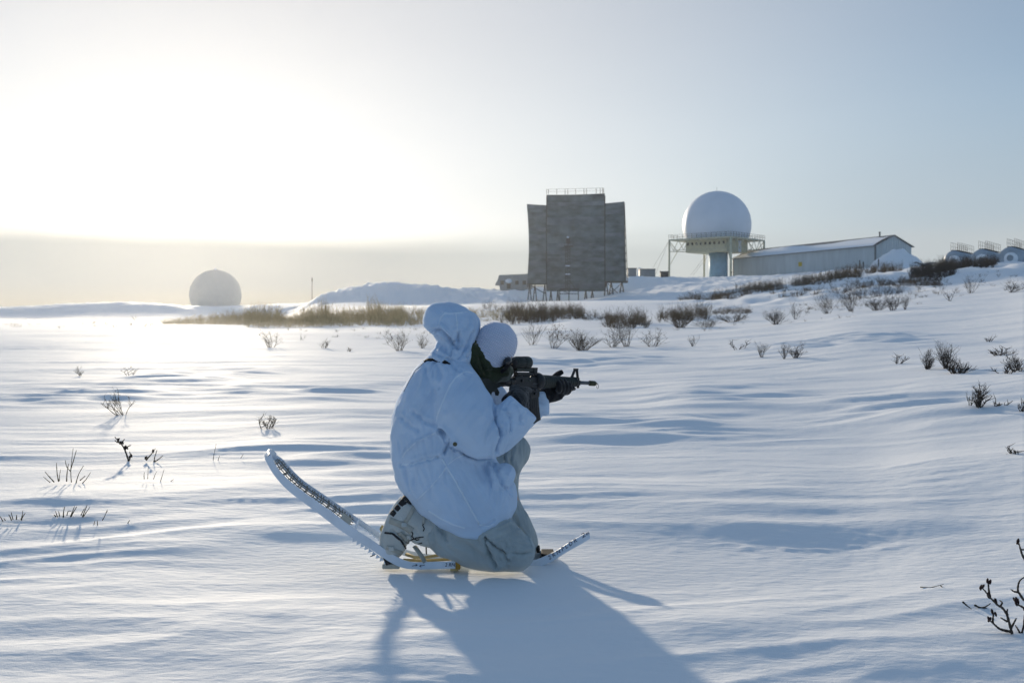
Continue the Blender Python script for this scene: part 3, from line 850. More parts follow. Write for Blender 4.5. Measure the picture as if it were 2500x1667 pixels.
crate(1614, 1632, 664, 677, 240, 1.6, M_DARKBOX, 'cabinet', 'dark cabinet standing at the foot of the left tower post')
def build_pipe():
    a = P(1557, 670, 237); t = MB(); g = gz(a.x, a.y) - .5; z = P(1557, 655, 237).z
    t.tube([(a.x, a.y, g), (a.x, a.y, z - .3), (a.x + .2, a.y, z), (a.x + .8, a.y, z + .1)], 0.10, 8)
    tag(t.build('vent_pipe', M_RADOME, None, True), 'thin pale vent pipe bent over between the two grey containers', 'pipe')
    a = P(762, 735, 262); g = gz(a.x, a.y); top = P(762, 677, 262).z
    th = thing('radio_mast', 'thin bare radio mast rising from the left ridge', 'mast', (a.x, a.y, g))
    b = MB(); b.tube([(a.x, a.y, g - .5), (a.x, a.y, top)], [0.13, 0.06], 6); b.build('pole', M_STEEL, th)
    b = MB(); b.tube([(a.x, a.y, top - 1.1), (a.x, a.y, top - .3)], 0.16, 6); b.build('aerial', M_STEEL, th)
    for px, py, hh, lab in ((1612, 662, 1.6, 'small pole beside the dark cabinet at the tower'), (1786, 676, 1.5, 'small pole between the blue column and the shed')):
        p = P(px, py, 243); g = gz(p.x, p.y); b = MB(); b.tube([(p.x, p.y, g - .3), (p.x, p.y, g + hh)], .07, 6); b.bar((p.x - .2, p.y, g + hh * .8), (p.x + .3, p.y, g + hh * .8), .07)
        tag(b.build('pole', M_STEEL), lab, 'pole', 'small poles by the tower')
build_pipe()
# ------------------------------------------------------------------ brush and dry stems
M_TWIG = mat('dark_bark', (0.062, 0.052, 0.044), 0.9, 0.1, var=0.4, vscale=20)
M_TWIGB = mat('brown_twigs', (0.11, 0.085, 0.058), 0.9, 0.1, var=0.35, vscale=4)
M_TWIGT = mat('tan_twigs_backlit', (0.50, 0.39, 0.21), 0.9, 0.1, var=0.3, vscale=2)  # tan bark, base colour brightened to carry the golden backlit glow
M_STEM = mat('dry_stem', (0.10, 0.075, 0.04), 0.9, 0.1, var=0.3, vscale=20)
M_BUD = mat('dark_bud', (0.025, 0.012, 0.012), 0.8, 0.2, var=0.3, vscale=50)
M_LEAF = mat('withered_leaf', (0.12, 0.055, 0.025), 0.9, 0.1, var=0.4, vscale=20)
def twig_arrays(rng, h, w, stems, lvl=2, lean=0.0, rad=0.006, sides=3, fork=3, upright=0.5):
    """branching twigs as thin prisms, about the origin"""
    mb = MB(); tips = []
    def grow(p, d, L, r, l):
        n = 3; pts = [p]; rr = [r]
        q = p.copy(); dd = d.copy()
        for i in range(n):
            dd = (dd + Vector((rng.uniform(-.42, .42), rng.uniform(-.42, .42), rng.uniform(-.1, .25)))).normalized()
            q = q + dd * (L / n); pts.append(q.copy()); rr.append(r * (1 - .28 * (i + 1)) if l == 0 else r * (1 - .2 * (i + 1)))
        mb.tube(pts, rr, sides, False)
        tips.append((pts[-1], dd))
        if l > 0:
            for k in range(fork + rng.randrange(2)):
                f = rng.uniform(.25, 1.0); i = min(int(f * n), n - 1); b = pts[i].lerp(pts[i + 1], f * n - i)
                nd = (dd * upright + Vector((rng.uniform(-1, 1), rng.uniform(-1, 1), rng.uniform(-.1, .8)))).normalized()
                grow(b, nd, L * rng.uniform(.35, .6), r * .6, l - 1)
    for s in range(stems):
        a = rng.uniform(0, 2 * math.pi); o = rng.uniform(0, .5)
        p = Vector((math.cos(a) * w * .22 * o, math.sin(a) * w * .22 * o, -.03))
        sp = w / max(h, .01) * rng.uniform(.15, .62)
        d = Vector((math.cos(a) * sp + lean, math.sin(a) * sp, 1)).normalized()
        grow(p, d, h * rng.uniform(.55, .95), rad * rng.uniform(.7, 1.1), lvl)
    return mb, tips
def shrub(px, py, hp, wp, label, stems=8, lvl=2, m=None, lean=0.0, rad=None, group=None, leaves=0, seed=0, fork=3, name='shrub', upright=.5, Y=None):
    stems = int(stems * 1.5 + 1) if hp > 30 else stems
    p = on_ground(px, py) if Y is None else Vector(((px - 1250) / F * Y, Y, gz((px - 1250) / F * Y, Y)))
    if px > 1200: hp, wp = hp * 1.18, wp * 1.3
    k = p.y / F; rng = random.Random(int(px * 7 + py * 13 + seed))
    h, w = hp * k, wp * k
    rad = (rad or max(.0022, .0009 * p.y * .30)) * .68
    mb, tips = twig_arrays(rng, h * 1.02, w, stems, lvl, lean, rad, 4 if p.y < 12 else 3, fork, upright)
    zs = max(v[2] for v in mb.v); xs = max(v[0] for v in mb.v) - min(v[0] for v in mb.v)
    fz, fx = h / zs, w / max(xs, 1e-3)
    root = thing(name, label, 'shrub' if name == 'shrub' else 'plant', p, group)
    mb.v = [(v[0] * fx, v[1] * fx, v[2] * fz) for v in mb.v]
    me = mb.mesh('stems'); link_mesh('stems', me, m or M_TWIGB, root)
    if leaves:
        lm = MB()
        for _ in range(leaves):
            t, d = rng.choice(tips); t = Vector((t.x * fx, t.y * fx, t.z * fz)); s = h * rng.uniform(.012, .026)
            q = t + Vector((rng.uniform(-s, s), rng.uniform(-s, s), rng.uniform(-s, s)))
            lm.ell(q, (s * .8, s * .3, s * .5), 5, 4, Matrix.Rotation(rng.uniform(0, 3), 3, 'Y'))
        link_mesh('leaves', lm.mesh('leaves'), M_LEAF if leaves > 0 else M_BUD, root)['kind'] = 'stuff'
    return root
G1 = 'bare shrubs on the snow field'
shrub(300, 1013, 68, 82, 'bare forked shrub leaning left on the bright snow at the left', 4, 2, M_STEM, -.55, .0065, G1, 26, 3)
shrub(655, 1046, 40, 62, 'small bare twig shrub above the raised snowshoe end', 5, 2, M_STEM, 0, .0045, G1, 14, 1)
shrub(200, 918, 28, 30, 'small dry sprig far left under the far radar dome', 4, 2, M_STEM, 0, .006, G1)
shrub(318, 916, 26, 34, 'small dry sprig on the bright snow right of its leftmost twin', 3, 2, M_STEM, .4, .006, G1)
shrub(662, 848, 50, 66, 'thin open shrub on bright snow before the brown thicket', 6, 2, M_STEM, 0, .012, G1)
shrub(790, 850, 26, 30, 'tiny shrub right of the thin open shrub on bright snow', 5, 1, M_STEM, 0, .012, G1)
shrub(852, 858, 12, 16, 'tiniest tuft left of the hood on bright snow', 4, 1, M_STEM, 0, .012, G1)
shrub(975, 856, 62, 84, 'open brown shrub just left of the hood', 12, 2, M_STEM, 0, .011, G1, 20)
shrub(1030, 850, 40, 44, 'low shrub touching the left edge of the hood', 8, 2, M_STEM, 0, .011, G1)
shrub(1300, 842, 58, 70, 'sparse shrub right of the knitted cap', 8, 2, M_TWIGB, 0, .011, G1)
shrub(1350, 850, 66, 78, 'shrub with withered rust brown leaves right of the cap', 9, 2, M_TWIGB, 0, .011, G1, 90)
shrub(1420, 856, 50, 92, 'dense low brown shrub above the rifle sight', 34, 2, M_TWIGB, 0, .010, G1, 0, 2)
shrub(1495, 848, 48, 60, 'loose shrub between the dense low one and the tall one', 10, 2, M_TWIGB, 0, .010, G1)
shrub(1530, 846, 92, 100, 'tallest bare shrub in the middle distance right of the rifle sight', 14, 2, M_TWIGB, 0, .013, G1, 0, 1)
shrub(1592, 846, 40, 60, 'thin low shrub right of the tallest middle shrub', 8, 2, M_TWIGB, 0, .010, G1)
shrub(1690, 846, 28, 26, 'small lone shrub on the snow under the shed end', 7, 1, M_TWIG, 0, .012, G1)
shrub(1660, 800, 50, 78, 'broad bushy clump before the white snow crest', 40, 2, M_TWIGB, 0, .016, G1, 0, 5, 3)
shrub(1725, 799, 30, 60, 'lower clump trailing right of the broad bushy clump', 22, 2, M_TWIGB, 0, .014, G1)
shrub(1790, 786, 26, 70, 'hazy low clump on the crest under the radome column', 26, 2, M_TWIGB, 0, .016, G1)
shrub(1895, 792, 40, 62, 'upright stemmed shrub left of the hillside path', 22, 2, M_TWIG, 0, .013, G1)
shrub(1942, 780, 46, 40, 'slim tall shrub right of the upright stemmed one', 9, 2, M_TWIG, 0, .013, G1)
shrub(1800, 852, 22, 44, 'ragged low tuft on the right hand snow slope', 6, 1, M_TWIG, 0, .010, G1)
shrub(1860, 872, 36, 32, 'small upright shrub standing left of a close pair', 9, 2, M_TWIG, 0, .010, G1)
shrub(1915, 876, 42, 26, 'narrow shrub, left one of a close pair', 8, 2, M_TWIG, 0, .010, G1)
shrub(1942, 874, 40, 48, 'wider shrub, right one of a close pair', 10, 2, M_TWIG, 0, .010, G1)
shrub(2020, 766, 66, 70, 'tall leaning shrub at the foot of the slope below the shed', 18, 2, M_TWIG, -.25, .016, G1)
shrub(2078, 760, 70, 64, 'dark full shrub at the foot of the slope', 22, 2, M_TWIG, 0, .016, G1)
shrub(2140, 758, 36, 60, 'low dense shrub beside the dark full one', 24, 2, M_TWIG, 0, .015, G1)
shrub(2180, 758, 40, 44, 'rounded shrub second from the right in the row below the shed', 16, 2, M_TWIG, 0, .015, G1)
shrub(2210, 756, 38, 34, 'small rounded shrub ending the row below the shed', 14, 2, M_TWIG, 0, .015, G1)
shrub(2265, 902, 46, 40, 'left part of the dark clump on the right slope', 14, 2, M_TWIG, .2, .010, G1)
shrub(2310, 900, 62, 60, 'tall middle shrub of the dark clump on the right slope', 22, 2, M_TWIG, 0, .010, G1)
shrub(2335, 912, 36, 70, 'low spreading shrub at the right of the dark clump', 22, 2, M_TWIG, .2, .010, G1)
shrub(2190, 888, 24, 32, 'small twiggy tuft left of the dark clump', 5, 1, M_TWIG, .2, .010, G1)
shrub(2390, 994, 58, 50, 'black twisted shrub alone near the right edge', 9, 2, M_TWIG, 0, .009, G1, 24)
shrub(2368, 990, 40, 18, 'thin sprig beside the black twisted shrub', 3, 1, M_TWIG, -.1, .008, G1)
shrub(2425, 990, 24, 40, 'low twigs right of the black twisted shrub', 4, 1, M_TWIG, .5, .007, G1)
shrub(2480, 1106, 22, 36, 'small tuft cut by the right edge', 7, 1, M_TWIG, 0, .005, G1)
shrub(2495, 1005, 34, 20, 'twigs cut by the right edge above the small tuft', 4, 1, M_TWIG, 0, .006, G1)
shrub(2370, 716, 46, 50, 'hillside shrub below the leftmost fuel tank', 14, 2, M_TWIG, 0, .017, G1)
shrub(2320, 735, 30, 32, 'small shrub low on the hillside below the tanks', 8, 1, M_TWIG, 0, .016, G1)
shrub(2470, 714, 34, 50, 'shrub bent right on the hillside at the right edge', 16, 2, M_TWIG, .6, .017, G1)
shrub(2415, 834, 16, 20, 'tiny dark tuft on the right hand snow', 8, 1, M_TWIG, 0, .010, G1)
shrub(2440, 868, 22, 60, 'low scattered tuft on the right hand snow', 12, 1, M_TWIG, 0, .010, G1)
shrub(2480, 905, 44, 50, 'open shrub at the right edge level with the dark clump', 12, 2, M_TWIG, 0, .010, G1)
shrub(2450, 912, 22, 60, 'low twigs left of the open shrub at the right edge', 9, 1, M_TWIG, 0, .010, G1)

# ---- near plants traced stem by stem
def stems_thing(label, base, lines, m, group, name='dry_stems', cat='plant', rad=.002, buds=(), bud_r=.006, spread=.03):
    p0 = on_ground(*base); rng = random.Random(int(base[0]))
    root = thing(name, label, cat, p0, group)
    for ln in lines:
        d0 = rng.uniform(-spread, spread); pts = []
        n = len(ln)
        # smooth the traced line and give it a little depth of its own
        fine = resample_line(ln)
        for i, (x, y) in enumerate(fine):
            f = i / max(1, len(fine) - 1); Y = p0.y + d0 * (0.4 + f) + .006 * math.sin(7 * f + d0 * 90)
            pts.append(P(x, y, Y))
        r0 = rad * rng.uniform(.8, 1.15)
        mb = MB(); mb.tube(pts, [r0 * (1 - .55 * i / (len(pts) - 1)) * (1 + .15 * math.sin(i * 2.3)) for i in range(len(pts))], 6)
        mb.build('stem', m, root, True)
    for bx, by in buds:
        Y = p0.y + rng.uniform(-.01, .01); mb = MB()
        c = P(bx, by, Y)
        for k in range(3):
            q = c + Vector((rng.uniform(-.6, .6), rng.uniform(-.6, .6), rng.uniform(-.3, .8))) * bud_r
            mb.ell(q, (bud_r * .45, bud_r * .45, bud_r), 7, 6, Matrix.Rotation(rng.uniform(-.6, .6), 3, 'Y'))
        mb.build('bud', M_BUD, root, True)
    return root
def resample_line(ln):
    out = []
    for i in range(len(ln) - 1):
        p0, p1, p2, p3 = [np.array(ln[min(max(j, 0), len(ln) - 1)], float) for j in (i - 1, i, i + 1, i + 2)]
        for k in range(4):
            t = k / 4; out.append(tuple(0.5 * ((2 * p1) + (p2 - p0) * t + (2 * p0 - 5 * p1 + 4 * p2 - p3) * t * t + (3 * p1 - p0 - 3 * p2 + p3) * t ** 3)))
    out.append(tuple(ln[-1])); return out
G2 = 'dry stems poking through the snow'
C = lambda x, y: (2100 + x / 2.35, 1000 + y / 2.35)
stems_thing('dark budded shrub branch rising from the snow in the bottom right corner', (2470, 1546), [
    [C(872, 1284), C(858, 1230), C(840, 1170), C(815, 1135), C(790, 1120), C(765, 1095), C(740, 1070), C(718, 1040), C(700, 1022)], [C(745, 1072), C(738, 1030), C(735, 990)],
    [C(868, 1272), C(830, 1265), C(800, 1255), C(775, 1235), C(758, 1218), C(742, 1207)], [C(760, 1220), C(762, 1195), C(765, 1168)], [C(842, 1212), C(825, 1203), C(805, 1190)],
    [C(864, 1255), C(880, 1225), C(896, 1195)], [C(845, 1175), C(842, 1160), C(846, 1142)], [C(805, 1125), C(815, 1105), C(800, 1092)]],
    M_TWIG, 'dark budded branches at the bottom right', 'budded_branch', 'branch', .0042, [C(700, 1018), C(735, 985), C(765, 1165), C(735, 1070), C(742, 1205), C(772, 1098)], .0085, .02)
stems_thing('dark budded branch cut by the right edge beside the bottom corner', (2496, 1548), [
    [C(920, 1290), C(912, 1270), C(900, 1250), C(890, 1235)], [C(924, 1290), C(938, 1240), C(942, 1190), C(950, 1150)], [C(945, 1150), C(938, 1135), C(915, 1122), C(895, 1112)],
    [C(950, 1095), C(935, 1085), C(915, 1055), C(905, 1035), C(908, 1000), C(920, 975), C(945, 958)], [C(905, 1045), C(885, 1042), C(865, 1030)], [C(950, 865), C(932, 835), C(920, 800), C(911, 765)], [C(920, 800), C(935, 802), C(948, 798)]],
    M_TWIG, 'dark budded branches at the bottom right', 'budded_branch', 'branch', .0040, [C(911, 757), C(893, 1085), C(893, 1100), C(900, 1108)], .0085, .02)
stems_thing('short dark twigs lying on the snow left of the bottom right branch', (2400, 1484), [[C(590, 1102), C(612, 1122), C(637, 1140)], [C(658, 1120), C(690, 1134), C(720, 1128), C(747, 1110)], [C(672, 1142), C(700, 1136), C(735, 1138)]], M_TWIG, G2, 'twig', 'twig', .0035, (), .006, .01)
stems_thing('single thin twig lying flat on the right foreground snow', (2270, 1434), [[C(345, 1016), C(400, 1018), C(440, 1010), C(478, 1000)], [C(462, 1008), C(472, 1018), C(470, 1012)]], M_STEM, G2, 'twig', 'twig', .0018, (), .006, .004)
D = lambda x, y: (x / 2.94, 900 + y / 2.94)
stems_thing('dark crooked heath twig with tufted tips on the left snow', (317, 1126), [[D(925, 665), D(910, 620), D(895, 580), D(875, 545), D(850, 520), D(825, 490)], [D(872, 545), D(882, 520), D(896, 505)], [D(895, 582), D(915, 560), D(940, 548)], [D(928, 655), D(938, 625), D(930, 595)], [D(860, 530), D(838, 525), D(824, 512)]],
    M_TWIG, G2, 'heath_twig', 'plant', .0065, [D(872, 540), D(905, 565), D(936, 632), D(850, 518)], .014, .05)
stems_thing('small bent sprig just right of the crooked heath twig', (365, 1128), [[D(1050, 655), D(1075, 625), D(1098, 598), D(1115, 572)], [D(1105, 668), D(1112, 630), D(1128, 580)], [D(1050, 655), D(1062, 640), D(1045, 632)], [D(1110, 666), D(1140, 648), D(1170, 622)]], M_STEM, G2, 'dry_stems', 'plant', .005, [D(1100, 595), D(1052, 640)], .012, .05)
stems_thing('spray of thin upright dry stems on the left snow', (172, 1180), [[D(512, 815), D(508, 740), D(512, 680), D(525, 570)], [D(508, 720), D(530, 650), D(548, 585)], [D(508, 735), D(480, 705), D(468, 655)], [D(478, 808), D(482, 740), D(492, 680)], [D(545, 822), D(565, 755), D(600, 695)], [D(420, 808), D(410, 750), D(405, 675)], [D(425, 805), D(428, 765), D(435, 722)], [D(388, 812), D(350, 770), D(322, 738)], [D(360, 815), D(335, 795), D(312, 775)], [D(592, 820), D(620, 790), D(650, 742)], [D(575, 800), D(595, 783), D(612, 768)]], M_STEM, G2, 'dry_stems', 'plant', .0032)
stems_thing('faint thin stems between the spray and the crooked twig', (375, 1176), [[D(1060, 790), D(1062, 750), D(1064, 705)], [D(1035, 790), D(1034, 765), D(1036, 742)], [D(1102, 792), D(1112, 762), D(1125, 735)], [D(1152, 808), D(1165, 765), D(1178, 722)], [D(1222, 812), D(1235, 800), D(1248, 792)]], M_STEM, G2, 'dry_stems', 'plant', .0022)
stems_thing('short stubble of broken stems low on the left', (172, 1262), [[D(412, 1062), D(405, 1040), D(398, 1020)], [D(400, 1060), D(392, 1050), D(386, 1048)], [D(428, 1056), D(424, 1038), D(420, 1022)], [D(455, 1062), D(456, 1030), D(464, 990)], [D(505, 1062), D(518, 1030), D(535, 985)], [D(510, 1060), D(532, 1020), D(552, 988)], [D(480, 1052), D(490, 1022), D(512, 1022)], [D(592, 1062), D(610, 1015), D(625, 978)], [D(598, 1060), D(622, 1025), D(645, 992)], [D(582, 1050), D(596, 1020), D(606, 1002)]], M_STEM, G2, 'dry_stems', 'plant', .0030)
stems_thing('scattered short stems at the left edge', (30, 1274), [[D(20, 1092), D(8, 1070), D(-4, 1055)], [D(82, 1085), D(72, 1062), D(62, 1045)], [D(94, 1082), D(86, 1055), D(80, 1028)], [D(118, 1080), D(119, 1062), D(120, 1048)], [D(150, 1084), D(160, 1050), D(163, 1018)], [D(152, 1084), D(165, 1058), D(182, 1035)], [D(38, 1088), D(32, 1078), D(26, 1072)]], M_STEM, G2, 'dry_stems', 'plant', .0030)
stems_thing('few single stems right of the broken stubble', (245, 1282), [[D(735, 1086), D(755, 1050), D(770, 1010)], [D(702, 1142), D(700, 1115), D(698, 1088)], [D(672, 1130), D(676, 1110), D(680, 1092)], [D(915, 1120), D(920, 1102), D(932, 1085)], [D(770, 1020), D(764, 1030), D(758, 1032)]], M_STEM, G2, 'dry_stems', 'plant', .0024)
stems_thing('pair of hairline stems in the blue hollow left of the raised snowshoe', (525, 1124), [[D(1530, 665), D(1534, 625), D(1552, 540)], [D(1565, 660), D(1570, 640), D(1578, 622)], [D(1728, 640), D(1738, 625), D(1748, 612)]], M_STEM, G2, 'dry_stems', 'plant', .0022)

# ---- thickets that read as one mass: many small shrubs joined
def thicket(label, spots, m, name='thicket', seed=1):
    """spots: (px0, px1, Y0, Y1, count, height m, width m, upright)"""
    rng = random.Random(seed); protos = {}
    for k in range(7):
        r2 = random.Random(seed * 50 + k); mb, _ = twig_arrays(r2, 1.0, .75, 7, 2, 0, .012, 3, 2, .8)
        v = np.array(mb.v); v[:, 2] /= v[:, 2].max()
        protos[k] = (v, np.array(mb.f, int))
    VV, FF = [], []; k0 = 0
    for px0, px1, Y0, Y1, cnt, hh, ww, ragged in spots:
        for _ in range(cnt):
            f = rng.random(); px = px0 + (px1 - px0) * f; Y = Y0 + (Y1 - Y0) * rng.random()
            if callable(hh): h = hh(f)
            else: h = hh
            h *= rng.uniform(.55, 1.1) * (1 if rng.random() > ragged else .5)
            x = (px - 1250) / F * Y; v, fc = protos[rng.randrange(7)]
            a = rng.uniform(0, 6.28); ca, sa = math.cos(a), math.sin(a); s = ww * rng.uniform(.7, 1.2)
            w = np.stack([(v[:, 0] * ca - v[:, 1] * sa) * s + x, (v[:, 0] * sa + v[:, 1] * ca) * s + Y, v[:, 2] * h], 1)
            w[:, 2] += gz(x, Y) - .08
            VV.append(w); FF.append(fc + k0); k0 += len(v)
    V = np.vstack(VV); Fq = np.vstack(FF)
    me = bpy.data.meshes.new(name); me.vertices.add(len(V)); me.vertices.foreach_set('co', V.ravel())
    me.loops.add(Fq.size); me.loops.foreach_set('vertex_index', Fq.ravel()); me.polygons.add(len(Fq)); me.polygons.foreach_set('loop_start', np.arange(len(Fq)) * 4)
    me.update(calc_edges=True)
    o = link_mesh(name, me, m); tag(o, label, None, None, 'stuff'); return o
thicket('tan willow thicket along the far edge of the field behind the person', [(400, 620, 78, 90, 240, lambda f: .5 + 1.2 * f, 1.1, .3), (600, 985, 72, 92, 560, lambda f: 1.75 + .35 * math.sin(f * 17) + .25 * math.sin(f * 41), 1.1, .35), (940, 1100, 70, 95, 150, lambda f: 1.6 - .6 * f, 1.1, .45), (1060, 1290, 74, 95, 130, 1.0, 1.1, .5)], M_TWIGT, 'willow_thicket', 2)
thicket('brown willow thicket right of the cap', [(1225, 1425, 66, 86, 240, lambda f: 1.65 - .5 * f * f, .9, .3), (1425, 1530, 62, 74, 40, .7, .8, .5), (1170, 1250, 96, 105, 14, 1.2, .8, .5)], M_TWIGB, 'willow_thicket', 3)
thicket('mixed bushes standing before the white snow crest', [(1480, 1580, 50, 60, 70, 1.2, .8, .4), (1610, 1730, 58, 66, 70, 1.15, .8, .3), (1740, 1830, 66, 72, 40, .8, .8, .5)], M_TWIGB, 'willow_thicket', 4)
thicket('dark brush along the foot of the snow bank below the shed', [(1660, 1760, 132, 150, 60, 1.5, 1.4, .4), (1740, 1925, 128, 150, 210, 1.9, 1.5, .4), (1930, 2100, 134, 152, 190, 1.9, 1.4, .4), (2060, 2200, 150, 165, 120, 2.0, 1.4, .4)], M_TWIGB, 'hillside_brush', 5)
thicket('dark brush under the fuel tanks on the hilltop', [(2225, 2330, 112, 135, 170, 2.3, 1.5, .3), (2290, 2430, 130, 140, 190, 1.9, 1.4, .3), (2180, 2300, 90, 112, 60, 1.1, 1.1, .5), (2060, 2200, 86, 105, 60, 1.1, 1.0, .5)], M_TWIG, 'hillside_brush', 6)
thicket('thin scattered twigs across the snow slopes', [(1950, 2250, 60, 90, 70, .7, .6, .5), (1880, 2120, 98, 125, 90, 1.1, 1.2, .5), (2090, 2270, 92, 115, 100, 1.2, 1.2, .5), (2250, 2500, 70, 110, 40, .8, .8, .6), (1600, 2100, 42, 60, 40, .35, .4, .6), (700, 1200, 40, 66, 40, .4, .4, .6), (0, 400, 70, 110, 24, .9, .8, .6)], M_TWIGB, 'scattered_twigs', 7)
# ------------------------------------------------------------------ the kneeling person
def cloth(name, col, scale=900, rough=0.85, sheen=0.15, var=0.05, wr=0.0):
    m = mat(name, col, rough, 0.15, var=var, vscale=9, bump=0.25, bscale=scale, sheen=sheen)
    if wr:
        n, l = m.node_tree.nodes, m.node_tree.links; b = n['Principled BSDF']
        t = n.new('ShaderNodeTexCoord'); mp = n.new('ShaderNodeMapping'); mp.inputs['Rotation'].default_value = (0, 0.6, 0); mp.inputs['Scale'].default_value = (1, 1, 0.55)
        z = n.new('ShaderNodeTexNoise'); z.noise_type = 'RIDGED_MULTIFRACTAL'; z.inputs['Scale'].default_value = 11; z.inputs['Detail'].default_value = 3; z.inputs['Distortion'].default_value = 1.2
        l.new(t.outputs['Object'], mp.inputs[0]); l.new(mp.outputs[0], z.inputs['Vector'])
        bp = n.new('ShaderNodeBump'); bp.inputs['Strength'].default_value = wr; bp.inputs['Distance'].default_value = 0.012
        l.new(z.outputs[0], bp.inputs['Height'])
        old = b.inputs['Normal'].links[0].from_node; l.new(bp.outputs[0], old.inputs['Normal'])
    return m
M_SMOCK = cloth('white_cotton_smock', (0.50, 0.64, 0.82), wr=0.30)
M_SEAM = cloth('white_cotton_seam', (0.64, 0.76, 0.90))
M_TROUSER = cloth('grey_white_trouser_cloth', (0.38, 0.43, 0.44), var=0.10, wr=0.35)
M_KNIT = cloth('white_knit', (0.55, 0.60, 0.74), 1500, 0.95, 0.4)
M_GREEN = cloth('dark_green_fleece', (0.035, 0.045, 0.022), 250, 0.95, 0.3, 0.5)
M_GLOVE = cloth('black_glove', (0.012, 0.012, 0.014), 300, 0.8, 0.2, 0.3)
M_SKIN = mat('skin', (0.45, 0.27, 0.20), 0.5, 0.4, sss=0.2)
M_BOOT = cloth('white_mukluk_cloth', (0.50, 0.53, 0.52), 200, 0.8, 0.1, 0.14)
M_RUBBER = mat('dark_rubber', (0.025, 0.026, 0.028), 0.75, 0.3, var=0.2)
M_STRAPB = mat('black_webbing', (0.012, 0.012, 0.013), 0.8, 0.2)
M_STRAPC = mat('off_white_webbing', (0.40, 0.40, 0.36), 0.8, 0.2, var=0.1, vscale=40)
M_LENS = mat('dark_lens', (0.01, 0.01, 0.012), 0.08, 0.6)
M_EYE = mat('eye_white', (0.7, 0.7, 0.68), 0.3, 0.5)
M_OLIVE = mat('olive_button', (0.08, 0.075, 0.04), 0.5, 0.3)

def loft(rows, n=40, power=2.4):
    """rows: (py, xl, xr, half depth, Y centre) from top to bottom, closed."""
    mb = MB(); vs = []
    for py, xl, xr, hd, yc in rows:
        for j in range(n):
            a = 2 * math.pi * j / n
            ca, sa = math.cos(a), math.sin(a)
            cx = math.copysign(abs(ca) ** (2 / power), ca); sy = math.copysign(abs(sa) ** (2 / power), sa)
            y = yc + hd * sy
            # silhouette edges are given at the centre depth
            x = ((xl + xr) / 2 + (xr - xl) / 2 * cx - 1250) / F * yc
            z = CH + (HOR - py) / F * yc
            vs.append((x, y, z))
    m = len(rows)
    fs = [(i * n + j, i * n + (j + 1) % n, (i + 1) * n + (j + 1) % n, (i + 1) * n + j) for i in range(m - 1) for j in range(n)]
    fs += [tuple(range(n))[::-1], tuple((m - 1) * n + j for j in range(n))]
    mb.add(vs, fs); return mb
def path(pts, n=14, mb=None):
    """tube through (px, py, Y, r[, r2]) with Catmull-Rom smoothing"""
    mb = mb or MB(); P3 = [P(a[0], a[1], a[2]) for a in pts]; rr = [a[3] for a in pts]
    out, ro = [], []
    for i in range(len(P3) - 1):
        p0, p1, p2, p3 = P3[max(i - 1, 0)], P3[i], P3[i + 1], P3[min(i + 2, len(P3) - 1)]
        for k in range(5):
            t = k / 5
            out.append(0.5 * ((2 * p1) + (p2 - p0) * t + (2 * p0 - 5 * p1 + 4 * p2 - p3) * t * t + (3 * p1 - p0 - 3 * p2 + p3) * t ** 3))
            ro.append(rr[i] + (rr[i + 1] - rr[i]) * t)
    out.append(P3[-1]); ro.append(rr[-1])
    # round ends
    mb.tube(out, ro, n)
    return mb
def ball(mb, px, py, Y, r, sq=(1, 1, 1)):
    mb.ell(P(px, py, Y), (r * sq[0], r * sq[1], r * sq[2]), 18, 12)
def remesh(mbs, voxel, smooth_it=3):
    v = []; f = []
    for m in mbs:
        k = len(v); v += m.v; f += [tuple(i + k for i in q) for q in m.f]
    me = bpy.data.meshes.new('tmp'); me.from_pydata(v, [], f)
    bm = bmesh.new(); bm.from_mesh(me); bmesh.ops.recalc_face_normals(bm, faces=bm.faces); bm.to_mesh(me); bm.free()
    o = bpy.data.objects.new('tmp', me); COL.objects.link(o)
    md = o.modifiers.new('r', 'REMESH'); md.mode = 'VOXEL'; md.voxel_size = voxel
    dg = bpy.context.evaluated_depsgraph_get(); ev = o.evaluated_get(dg); m2 = ev.to_mesh()
    nv = len(m2.vertices); V = np.empty(nv * 3); m2.vertices.foreach_get('co', V); V = V.reshape(-1, 3)
    E = np.empty(len(m2.edges) * 2, int); m2.edges.foreach_get('vertices', E); E = E.reshape(-1, 2)
    FA = [tuple(p.vertices) for p in m2.polygons]
    ev.to_mesh_clear(); bpy.data.objects.remove(o); bpy.data.meshes.remove(me)
    V = lap(V, E, smooth_it)
    return V, E, FA
def lap(V, E, it, w=0.5):
    deg = np.bincount(E.ravel(), minlength=len(V)).astype(float)[:, None]
    for _ in range(it):
        s = np.zeros_like(V)
        np.add.at(s, E[:, 0], V[E[:, 1]]); np.add.at(s, E[:, 1], V[E[:, 0]])
        V = V * (1 - w) + w * s / np.maximum(deg, 1)
    return V
def normals(V, FA):
    q = np.array([f if len(f) == 4 else (*f, f[-1]) for f in FA])
    n = np.cross(V[q[:, 2]] - V[q[:, 0]], V[q[:, 3]] - V[q[:, 1]])
    N = np.zeros_like(V)
    for k in range(4): np.add.at(N, q[:, k], n)
    return N / np.maximum(np.linalg.norm(N, axis=1, keepdims=True), 1e-12)
def project(V):
    return 1250 + V[:, 0] / V[:, 1] * F, HOR - (V[:, 2] - CH) / V[:, 1] * F
def poly_dist(px, py, pl):
    d = np.full(len(px), 1e9)
    for (x0, y0), (x1, y1) in zip(pl[:-1], pl[1:]):
        dx, dy = x1 - x0, y1 - y0; L = dx * dx + dy * dy + 1e-9
        t = np.clip(((px - x0) * dx + (py - y0) * dy) / L, 0, 1)
        d = np.minimum(d, np.hypot(px - x0 - t * dx, py - y0 - t * dy))
    return d
FOLD_GAIN = 1.45
